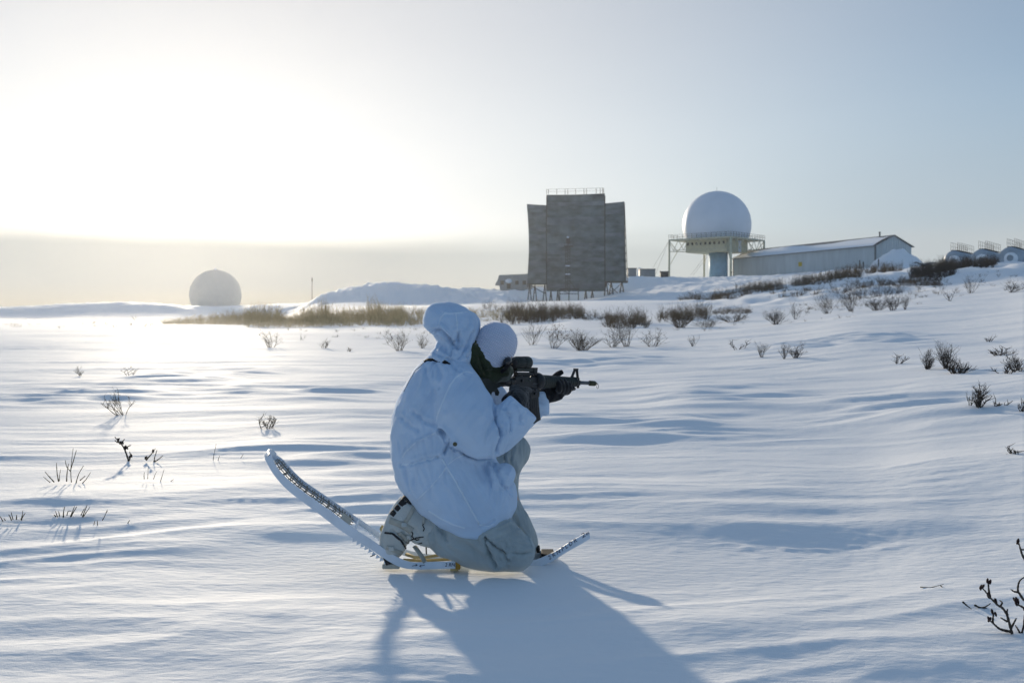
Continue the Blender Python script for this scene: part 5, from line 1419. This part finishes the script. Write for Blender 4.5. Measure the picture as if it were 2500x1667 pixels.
def rtube(pts, r, n=14, w=0.0): 
    mb = MB(); mb.tube([R(x, y, w) for x, y in pts], r, n); return mb
def build_rifle():
    t = thing('rifle', 'black rifle with ribbed handguard and optical sight aimed to the right', 'rifle', R(1285, 935))
    extr([(1163, 924), (1176, 922), (1216, 926), (1216, 944), (1206, 948), (1195, 956), (1190, 973), (1182, 966), (1172, 955), (1163, 948)], .034).build('stock', M_POLY, t, bevel=.004)
    for y in (935, 940):
        extr([(1196, y), (1214, y - .5), (1214, y + 1), (1196, y + 1.5)], .037).build('stock_groove', M_GUN, t)
    mb = MB(); mb.tube([R(x, y, .004) for x, y in ((1190, 972), (1191, 962), (1195, 954), (1202, 950), (1209, 952), (1212, 958), (1211, 965))], [.008, .009, .010, .010, .010, .010, .007], 8); mb.build('sling_loop', M_POLY, t, True)
    rtube([(1205, 933), (1252, 932)], .0185, 16).build('buffer_tube', M_GUN, t, True)
    for x in (1226, 1240): rtube([(x, 932.6), (x + 1.4, 932.6)], .0196, 16).build('tube_ring', M_GUN, t, True)
    extr([(1250, 921), (1260, 918), (1312, 921), (1314, 944), (1290, 946), (1262, 946), (1252, 943)], .036).build('upper_receiver', M_GUN, t, bevel=.003)
    extr([(1248, 938), (1262, 936), (1290, 938), (1312, 940), (1311, 969), (1289, 971), (1286, 956), (1262, 956), (1250, 950)], .030).build('lower_receiver', M_GUN, t, bevel=.003)
    extr([(1264, 952), (1278, 953), (1274, 982), (1262, 986), (1258, 975)], .028).build('pistol_grip', M_POLY, t, bevel=.004)
    mb = MB(); mb.tube([R(x, y) for x, y in ((1276, 955), (1278, 964), (1286, 966), (1289, 960))], .003, 6); mb.build('trigger_guard', M_GUN, t)
    for x, y, r in ((1266, 929, .0065), (1284, 928, .004), (1300, 951, .004), (1292, 950, .007), (1298, 960, .005)):
        mb = MB(); mb.tube([R(x, y, .016), R(x, y, .023)], r, 12); mb.build('pin', M_BARREL if r < .005 else M_GUN, t, True)
    extr([(1276, 925), (1292, 926), (1292, 931), (1276, 930)], .038).build('ejection_port', M_POLY, t)
    mb = MB(); mb.obox(R(1300, 936, .019), RAX * .022, RUP * .002, RN * .003); mb.build('bolt_catch', M_BARREL, t)
    for k in range(9):
        x = 1258 + k * 5.6
        extr([(x, 914), (x + 3.2, 914), (x + 3.2, 918.5), (x, 918.5)], .021).build('rail_tooth', M_GUN, t)
    extr([(1256, 917.5), (1310, 919.5), (1310, 923), (1256, 921)], .021).build('rail', M_GUN, t)
    # magazine
    extr([(1289, 968), (1310, 966), (1311, 985), (1313, 1005), (1316, 1024), (1299, 1034), (1294, 1010), (1290, 990)], .023).build('magazine', M_GUN, t, bevel=.002)
    for dx in (4, 9, 14):
        extr([(1290 + dx, 974), (1291.2 + dx, 974), (1292 + dx * .95, 995), (1296 + dx * .9, 1024), (1294.8 + dx * .9, 1024), (1290.8 + dx * .95, 995)], .0255).build('magazine_rib', M_GUN, t)
    # handguard
    rtube([(1303, 929.5), (1306, 929.7), (1312, 930.3), (1318, 930.8)], [.022, .034, .038, .033], 20).build('slip_ring', M_GUN, t, True)
    n = 76; pts = []; rad = []
    for i in range(n + 1):
        f = i / n; x = 1317 + f * 85; base = .0310 - .0085 * f
        ph = (f * 16) % 1
        pts.append((x, 931.2 + 1.6 * f)); rad.append(base - (.004 if ph > .55 else 0))
    rtube(pts, rad, 22).build('handguard', M_POLY, t, True)
    rtube([(1400, 932.8), (1404, 933)], .0215, 18).build('handguard_cap', M_GUN, t, True)
    rtube([(1400, 932.9), (1441, 935.2)], .0085, 14).build('barrel', M_BARREL, t, True)
    # front sight tower
    mb = MB(); mb.bar(R(1396, 921), R(1404, 901), .010, .007); mb.bar(R(1411, 930), R(1408, 901), .012, .010); mb.bar(R(1402, 901), R(1410, 901), .012, .006); mb.bar(R(1395, 922), R(1412, 926), .014, .012); mb.bar(R(1410, 926), R(1411, 947), .012, .012); mb.bar(R(1403, 934), R(1412, 934.5), .024, .024)
    mb.build('front_sight', M_GUN, t)
    mb = MB(); mb.tube([R(1400 + 5 * math.cos(a), 949 + 3.2 * math.sin(a)) for a in np.linspace(0, 2 * math.pi, 13)], .0022, 6); mb.build('sling_swivel', M_GUN, t)
    rtube([(1437, 935), (1440, 935.2), (1450, 936.0), (1453, 936.2)], [.009, .0125, .0125, .010], 14).build('blank_attachment', M_BFA, t, True)
    mb = MB(); mb.tube([R(1459 + 2.2 * math.cos(a), 943 + 5.5 * math.sin(a)) for a in np.linspace(0, 2 * math.pi, 13)], .0012, 5); mb.build('ring', M_BARREL, t)
    rtube([(1452, 936), (1457, 936.4)], .004, 8).build('attachment_screw', M_BARREL, t)
    # optical sight
    rtube([(1247, 886), (1256, 885.6)], [.0225, .0245], 20).build('eyepiece', M_RUBBER, t, True)
    n = 30; pts = [(1255 + 24 * i / n, 885.4) for i in range(n + 1)]
    mb = MB(); mb.tube([R(*p) for p in pts], .0252, 32)
    mb.build('scope_body', M_POLY, t, True)
    for j in range(16):
        a = 2 * math.pi * j / 16; off = RN * (math.cos(a) * .0255) + RUP * (math.sin(a) * .0255)
        mb = MB(); mb.tube([R(1258, 885.4) + off, R(1276, 885.4) + off], .0016, 6); mb.build('scope_rib', M_GUN, t, True)
    rtube([(1275, 885.4), (1277, 885.4), (1288, 885.2), (1290, 885.2)], [.0255, .0275, .0275, .0255], 24).build('objective', M_POLY, t, True)
    rtube([(1289.6, 885.2), (1290.4, 885.2)], .0235, 20).build('lens', M_GLASS, t, True)
    extr([(1256, 898), (1297, 899), (1297, 907), (1258, 907)], .026).build('scope_base', M_POLY, t, bevel=.002)
    extr([(1258, 908.5), (1301, 909), (1301, 916), (1259, 915)], .024).build('scope_mount', M_GUN, t, bevel=.002)
    extr([(1296, 897), (1307, 897), (1305, 916), (1299, 916)], .030).build('mount_clamp', M_GUN, t, bevel=.002)
    extr([(1253, 905), (1258, 905), (1258, 909), (1253, 909)], .02).build('mount_screw', M_GUN, t)
    mb = MB(); mb.tube([R(1250, 941, .012), R(1246, 943, .016), R(1243, 947, .016)], .003, 6); mb.build('sling_catch', M_BARREL, t)
build_rifle()

# ------------------------------------------------------------------ snowshoes
M_WHITE = mat('white_painted_magnesium', (0.62, 0.70, 0.80), 0.45, 0.4, var=0.06, vscale=14, bump=0.15, bscale=40)
M_CABLE = mat('steel_cable_lacing', (0.10, 0.10, 0.085), 0.5, 0.4, metal=0.3)
M_BIND = mat('yellowed_strap', (0.50, 0.40, 0.20), 0.8, 0.2, var=0.2, vscale=30)
M_TAPE = mat('amber_tape', (0.40, 0.22, 0.03), 0.5, 0.3, var=0.3, vscale=40)
M_INK = mat('blue_black_ink', (0.012, 0.02, 0.07), 0.6, 0.2)
def resample(pl, n):
    a = np.array(pl, float); d = np.r_[0, np.cumsum(np.hypot(*np.diff(a, axis=0).T))]; s = np.linspace(0, d[-1], n)
    # smooth the corners a little
    X = np.interp(s, d, a[:, 0]); Z = np.interp(s, d, a[:, 1])
    for _ in range(2):
        X[1:-1] = (X[:-2] + 2 * X[1:-1] + X[2:]) / 4; Z[1:-1] = (Z[:-2] + 2 * Z[1:-1] + Z[2:]) / 4
    return list(zip(X, Z))
def rail(T, B, Y, n=48, th=.006, flange=.020, side=1):
    """L-section rail: upright web traced by its upper and lower edge, and a flange along the bottom"""
    T, B = resample(T, n), resample(B, n); mb = MB(); Yf = Y if callable(Y) else (lambda i: Y); vs = []
    for i, (a, b) in enumerate(zip(T, B)):
        y = Yf(i / (n - 1)); t_, b_ = P(a[0], a[1], y), P(b[0], b[1], y); o = Vector((0, th, 0)) * side; fl = Vector((0, flange, 0)) * side
        up = (t_ - b_).normalized() * .004
        vs += [b_, t_, t_ + o, b_ + o + up, b_ + fl + up, b_ + fl]
    m = 6; fs = [(i * m + k, i * m + (k + 1) % m, (i + 1) * m + (k + 1) % m, (i + 1) * m + k) for i in range(n - 1) for k in range(m)]
    fs += [tuple(range(m)), tuple((n - 1) * m + k for k in range(m))]
    mb.add(vs, fs); return mb
def lettering(txt, px, py, px2, py2, Y, hpx, parent, shear=.2, name='lettering'):
    c = bpy.data.curves.new(name, 'FONT'); c.body = txt; c.size = 1.0; c.shear = shear; c.align_x = 'LEFT'; c.extrude = 0
    o = bpy.data.objects.new(name, c); COL.objects.link(o); c.materials.append(M_INK)
    a, b = P(px, py, Y), P(px2, py2, Y); d = (b - a); L = d.length; x = d.normalized(); z = Vector((0, -1, 0)); y = z.cross(x)
    bpy.context.view_layer.update(); w = max(o.dimensions.x, .01)
    hs = hpx * Y / F / 0.72
    M = Matrix((( *(x * (L / w)), 0), (*(y * hs), 0), (*z, 0), (0, 0, 0, 1))).transposed()
    M.translation = a + Vector((0, -.0015, 0))
    dg = bpy.context.evaluated_depsgraph_get(); me = bpy.data.meshes.new_from_object(o.evaluated_get(dg))
    bpy.data.objects.remove(o); me.name = name; o = bpy.data.objects.new(name, me); COL.objects.link(o)
    o.parent = parent; o.matrix_parent_inverse = Matrix.Translation(-parent.location)
    o.matrix_basis = M
    return o
def build_snowshoe_rear():
    T = [(661, 1108), (670, 1136), (702, 1171), (750, 1208), (804, 1245), (861, 1288), (913, 1321), (956, 1353), (999, 1373), (1060, 1371), (1119, 1369)]
    B = [(646, 1119), (663, 1152), (685, 1180), (707, 1201), (772, 1249), (837, 1299), (902, 1338), (945, 1368), (978, 1386), (1010, 1390), (1119, 1387)]
    Tf = [(670, 1107), (692, 1119), (711, 1145), (741, 1173), (793, 1208), (858, 1253), (902, 1282), (940, 1310), (985, 1340), (1040, 1352), (1110, 1352)]
    Bf = [(x - 3, y + 13) for x, y in Tf]
    Y0, Y1 = 4.00, 4.20
    o = P(1000, 1390, Y0)
    t = thing('snowshoe', 'white framed snowshoe under the kneeling foot, its long laced end raised at the left', 'snowshoe', o, 'pair of white snowshoes')
    rail(T, B, Y0).build('rail', M_WHITE, t, False)
    rail(Tf, Bf, Y1, side=-1).build('rail', M_WHITE, t, False)
    # rounded end joining the two rails
    arc = [((653, 1113), Y0), ((650, 1106), Y0 + .05), ((652, 1102), Y0 + .10), ((659, 1102), Y0 + .15), ((669, 1112), Y1)]
    mb = MB(); vs = []
    for i in range(17):
        f = i / 16 * 4; k = min(int(f), 3); g = f - k; (p0, y0), (p1, y1) = arc[k], arc[k + 1]
        x, y, Y = p0[0] + (p1[0] - p0[0]) * g, p0[1] + (p1[1] - p0[1]) * g, y0 + (y1 - y0) * g
        up = Vector((.62, 0, .78)) * .0135; inn = Vector((.004, 0, -.003)); p = P(x, y, Y)
        vs += [p - up, p + up, p + up + inn, p - up + inn]
    fs = [(i * 4 + k, i * 4 + (k + 1) % 4, i * 4 + 4 + (k + 1) % 4, i * 4 + 4 + k) for i in range(16) for k in range(4)]
    mb.add(vs, fs); mb.build('toe_bow', M_WHITE, t, True)
    nT, nF = resample(T, 100), resample(Tf, 100)
    def deck(u, v):
        i = min(int(u * 99), 98); g = u * 99 - i
        a = P(nT[i][0] * (1 - g) + nT[i + 1][0] * g, nT[i][1] * (1 - g) + nT[i + 1][1] * g + 9, Y0 + .02)
        b = P(nF[i][0] * (1 - g) + nF[i + 1][0] * g, nF[i][1] * (1 - g) + nF[i + 1][1] * g + 6, Y1 - .01)
        return a.lerp(b, v)
    mb = MB(); N = 26
    for k in range(N):
        u = .03 + .45 * (k + .35 * math.sin(k * 2.7)) / N
        mb.tube([deck(u, 0), deck(u + .012, .5), deck(u, 1)], .0019, 4, False)
        mb.tube([deck(u, 0), deck(u + .017, 1)], .0013, 4, False)
    for v in (.2, .4, .6, .8): mb.tube([deck(.02 + .46 * k / 30, v + .02 * math.sin(k * 1.7)) for k in range(31)], .0019, 4, False)
    mb.build('lacing', M_CABLE, t, kind='stuff')
    mb = MB(); q = [deck(.42, .25), deck(.47, .25), deck(.47, .75), deck(.42, .75)]; up = Vector((0, 0, .004)); mb.add(q + [p + up for p in q], [(0, 1, 2, 3), (7, 6, 5, 4), (0, 4, 5, 1), (1, 5, 6, 2), (2, 6, 7, 3), (3, 7, 4, 0)])
    mb.build('plate', M_STRAPC, t)
    for u in (.50, .86):
        mb = MB(); mb.tube([deck(u, 0), deck(u, 1)], .006, 6); mb.build('crossbar', M_WHITE, t)
    # saw teeth under the rails near the foot
    for lst, Yt, n in (([(862, 1314), (880, 1326), (905, 1342), (930, 1362), (948, 1374)], Y0 + .008, 9), ([(893, 1288), (915, 1304), (935, 1318)], Y1 - .004, 4)):
        rs_ = resample(lst, n + 1)
        for i in range(n):
            (x0, y0), (x1, y1) = rs_[i], rs_[i + 1]; dx, dy = x1 - x0, y1 - y0; l = math.hypot(dx, dy); nx, ny = -dy / l, dx / l
            tip = (x0 + dx * .3 + nx * 9, y0 + dy * .3 + ny * 9)
            a, b, c = P(x0, y0 - 1, Yt), P(x1, y1 - 1, Yt), P(*tip, Yt); th = Vector((0, .003, 0)); mb = MB()
            mb.add([a, b, c, a + th, b + th, c + th], [(0, 1, 2), (5, 4, 3), (0, 3, 4, 1), (1, 4, 5, 2), (2, 5, 3, 0)]); mb.build('tooth', M_WHITE, t)
    mb = MB(); mb.tube([P(904, 1358, Y0), P(916, 1353, Y0 + .01)], .002, 5); mb.build('rivet_pin', M_STEEL, t)
    # binding pieces
    for pts, w, mm in (([(992, 1352, 4.08), (1012, 1360, 4.06), (1040, 1360, 4.06), (1072, 1354, 4.08)], .010, M_BIND), ([(1012, 1333, 4.03), (1026, 1352, 4.01), (1038, 1372, 4.005)], .012, M_STRAPC), ([(985, 1366, 4.06), (1030, 1368, 4.1), (1110, 1364, 4.1)], .006, M_BIND),
                        ([(936, 1303, 4.10), (930, 1290, 4.11), (934, 1283, 4.12)], .006, M_BIND), ([(1040, 1325, 4.08), (1041, 1352, 4.08)], .003, M_STEEL)):
        mb = MB(); mb.tube([P(*p) for p in pts], [(w, .006)] * len(pts), 8); mb.build('binding_strap', mm, t, True)
    mb = MB(); a = P(1119, 1369, Y0); b = P(1117, 1388, Y0); mb.obox((a + b) / 2 + Vector((0, .004, 0)), (.010, 0, 0), (0, .010, 0), ((0, 0, .0175))); mb.build('tape', M_TAPE, t, bevel=.003)
    mb = MB(); mb.obox(P(1112, 1376, 4.1), (.016, 0, 0), (0, .09, 0), (0, 0, .006)); mb.build('crossbar', M_BIND, t)
    lettering('2 RNP', 1086, 1382, 1117, 1382, Y0, 9, t)
    # the two little arrows
    mb = MB()
    for x, s in ((1010, 1), (1028, -1)):
        z = Y0 - .001; p0, p1 = P(x - 4, 1381, z), P(x + 9, 1378.5, z); tip = p1 if s > 0 else p0
        mb.bar(p0, p1, .0016); mb.bar(tip, tip + Vector((-.007 * s, 0, .004)), .0016); mb.bar(tip, tip + Vector((-.007 * s, 0, -.004)), .0016)
    mb.build('arrow_marks', M_INK, t, kind='stuff')
def build_snowshoe_front():
    T = [(1130, 1374), (1240, 1371), (1290, 1370), (1310, 1366), (1334, 1356), (1356, 1346), (1397, 1319), (1438, 1297)]
    B = [(1130, 1391), (1240, 1388), (1286, 1386), (1318, 1384), (1342, 1372), (1382, 1346), (1422, 1324), (1441, 1312)]
    Y0, Y1 = 4.13, 4.20
    o = P(1290, 1386, Y0)
    t = thing('snowshoe', 'white snowshoe under the front foot, its marked tip curving up at the right', 'snowshoe', o, 'pair of white snowshoes')
    rail(T, B, Y0, th=.006, flange=.022).build('rail', M_WHITE, t)
    sh = lambda pl: [(1250 + (x - 1250) * Y0 / Y1 + 2, HOR + (y - HOR) * Y0 / Y1 + 9) for x, y in pl]
    rail(sh(T), sh(B), Y1, side=-1).build('rail', M_WHITE, t)
    nT = resample(T, 100)
    def deck(u, v):
        i = min(int(u * 99), 98); a = P(nT[i][0], nT[i][1] + 9, Y0 + .01); return a + Vector((0, (Y1 - Y0 - .02) * v, 0))
    mb = MB()
    for k in range(26):
        u = .02 + .40 * k / 26; mb.tube([deck(u, 0), deck(u + .03, 1)], .0017, 4, False); mb.tube([deck(u + .03, 0), deck(u, 1)], .0017, 4, False)
    mb.build('lacing', M_CABLE, t, kind='stuff')
    for u in (.45, .97):
        mb = MB(); mb.tube([deck(u, 0), deck(u, 1)], .006, 6); mb.build('crossbar', M_WHITE, t)
    mb = MB(); a, b = P(1318, 1362, 4.2), P(1352, 1352, 4.2); mb.bar(a, b, .02, .008); mb.build('binding_strap', M_STRAPB, t)
    lettering('2 R N P L D R', 1341, 1366, 1409, 1321, Y0, 10, t)
    lettering('2', 1421, 1313.5, 1430, 1308, Y0, 11, t)
    lettering('RN', 1432, 1307, 1440, 1302.5, Y0, 8, t)
build_snowshoe_rear()
build_snowshoe_front()
# ------------------------------------------------------------------ haze of blown snow
def build_haze():
    b = MB(); b.box((-440, -440, -3.0), (440, 440, 38.0))
    m = bpy.data.materials.new('haze'); m.use_nodes = True
    n, l = m.node_tree.nodes, m.node_tree.links
    n.clear()
    o = n.new('ShaderNodeOutputMaterial'); v = n.new('ShaderNodeVolumePrincipled')
    v.inputs['Color'].default_value = (0.97, 0.98, 1.0, 1)
    v.inputs['Density'].default_value = HAZE_DENSITY
    v.inputs['Anisotropy'].default_value = 0.77
    l.new(v.outputs[0], o.inputs['Volume'])
    ob = b.build('haze', m)
    tag(ob, 'thin glowing haze of blown snow over the whole field', None, None, 'stuff')
def build_blowing_snow():
    """knee-high layer of blowing snow over the far field, following the ground"""
    Ys = np.exp(np.linspace(math.log(34), math.log(196), 60)); pxs = np.linspace(-1900, 1560, 140); vt, vb = [], []
    for Y in Ys:
        x = (pxs - 1250) / F * Y; yy = np.full_like(x, Y); z = ground(x, yy)
        edge = sstep(34, 60, Y) * (1 - sstep(110, 190, Y)) * sstep(-1900, -1300, pxs) * (1 - .75 * sstep(850, 1250, pxs) - .25 * sstep(1400, 1560, pxs))
        top = z - .12 + (.55 + .40 * perlin(x * .05, yy * .11, 81) + .35 * perlin(x * .16, yy * .3, 82)) * (1.0 + Y / 300.0) * edge
        vt.append(np.stack([x, yy, np.maximum(top, z - .10)], 1)); vb.append(np.stack([x, yy, z - .5], 1))
    T, B = np.vstack(vt), np.vstack(vb); n, m = len(Ys), len(pxs); K = n * m
    fs = []
    for i in range(n - 1):
        for j in range(m - 1):
            a = i * m + j; fs.append((a, a + 1, a + m + 1, a + m)); fs.append((K + a, K + a + m, K + a + m + 1, K + a + 1))
    bd = [j for j in range(m)] + [i * m + m - 1 for i in range(1, n)] + [(n - 1) * m + j for j in range(m - 2, -1, -1)] + [i * m for i in range(n - 2, 0, -1)]
    for k in range(len(bd)):
        a, b = bd[k], bd[(k + 1) % len(bd)]; fs.append((a, K + a, K + b, b))
    mb = MB(); mb.v = [tuple(p) for p in np.vstack([T, B])]; mb.f = fs
    mt = bpy.data.materials.new('blowing_snow'); mt.use_nodes = True; nn, l = mt.node_tree.nodes, mt.node_tree.links; nn.clear()
    o = nn.new('ShaderNodeOutputMaterial'); v = nn.new('ShaderNodeVolumePrincipled'); v.inputs['Color'].default_value = (0.98, 0.98, 0.98, 1); v.inputs['Density'].default_value = 0.0036; v.inputs['Anisotropy'].default_value = 0.6
    l.new(v.outputs[0], o.inputs['Volume'])
    tag(mb.build('blowing_snow', mt), 'thin layer of blowing snow drifting low over the far left field', None, None, 'stuff')
HAZE_DENSITY = 0.00013
build_haze()
build_blowing_snow()
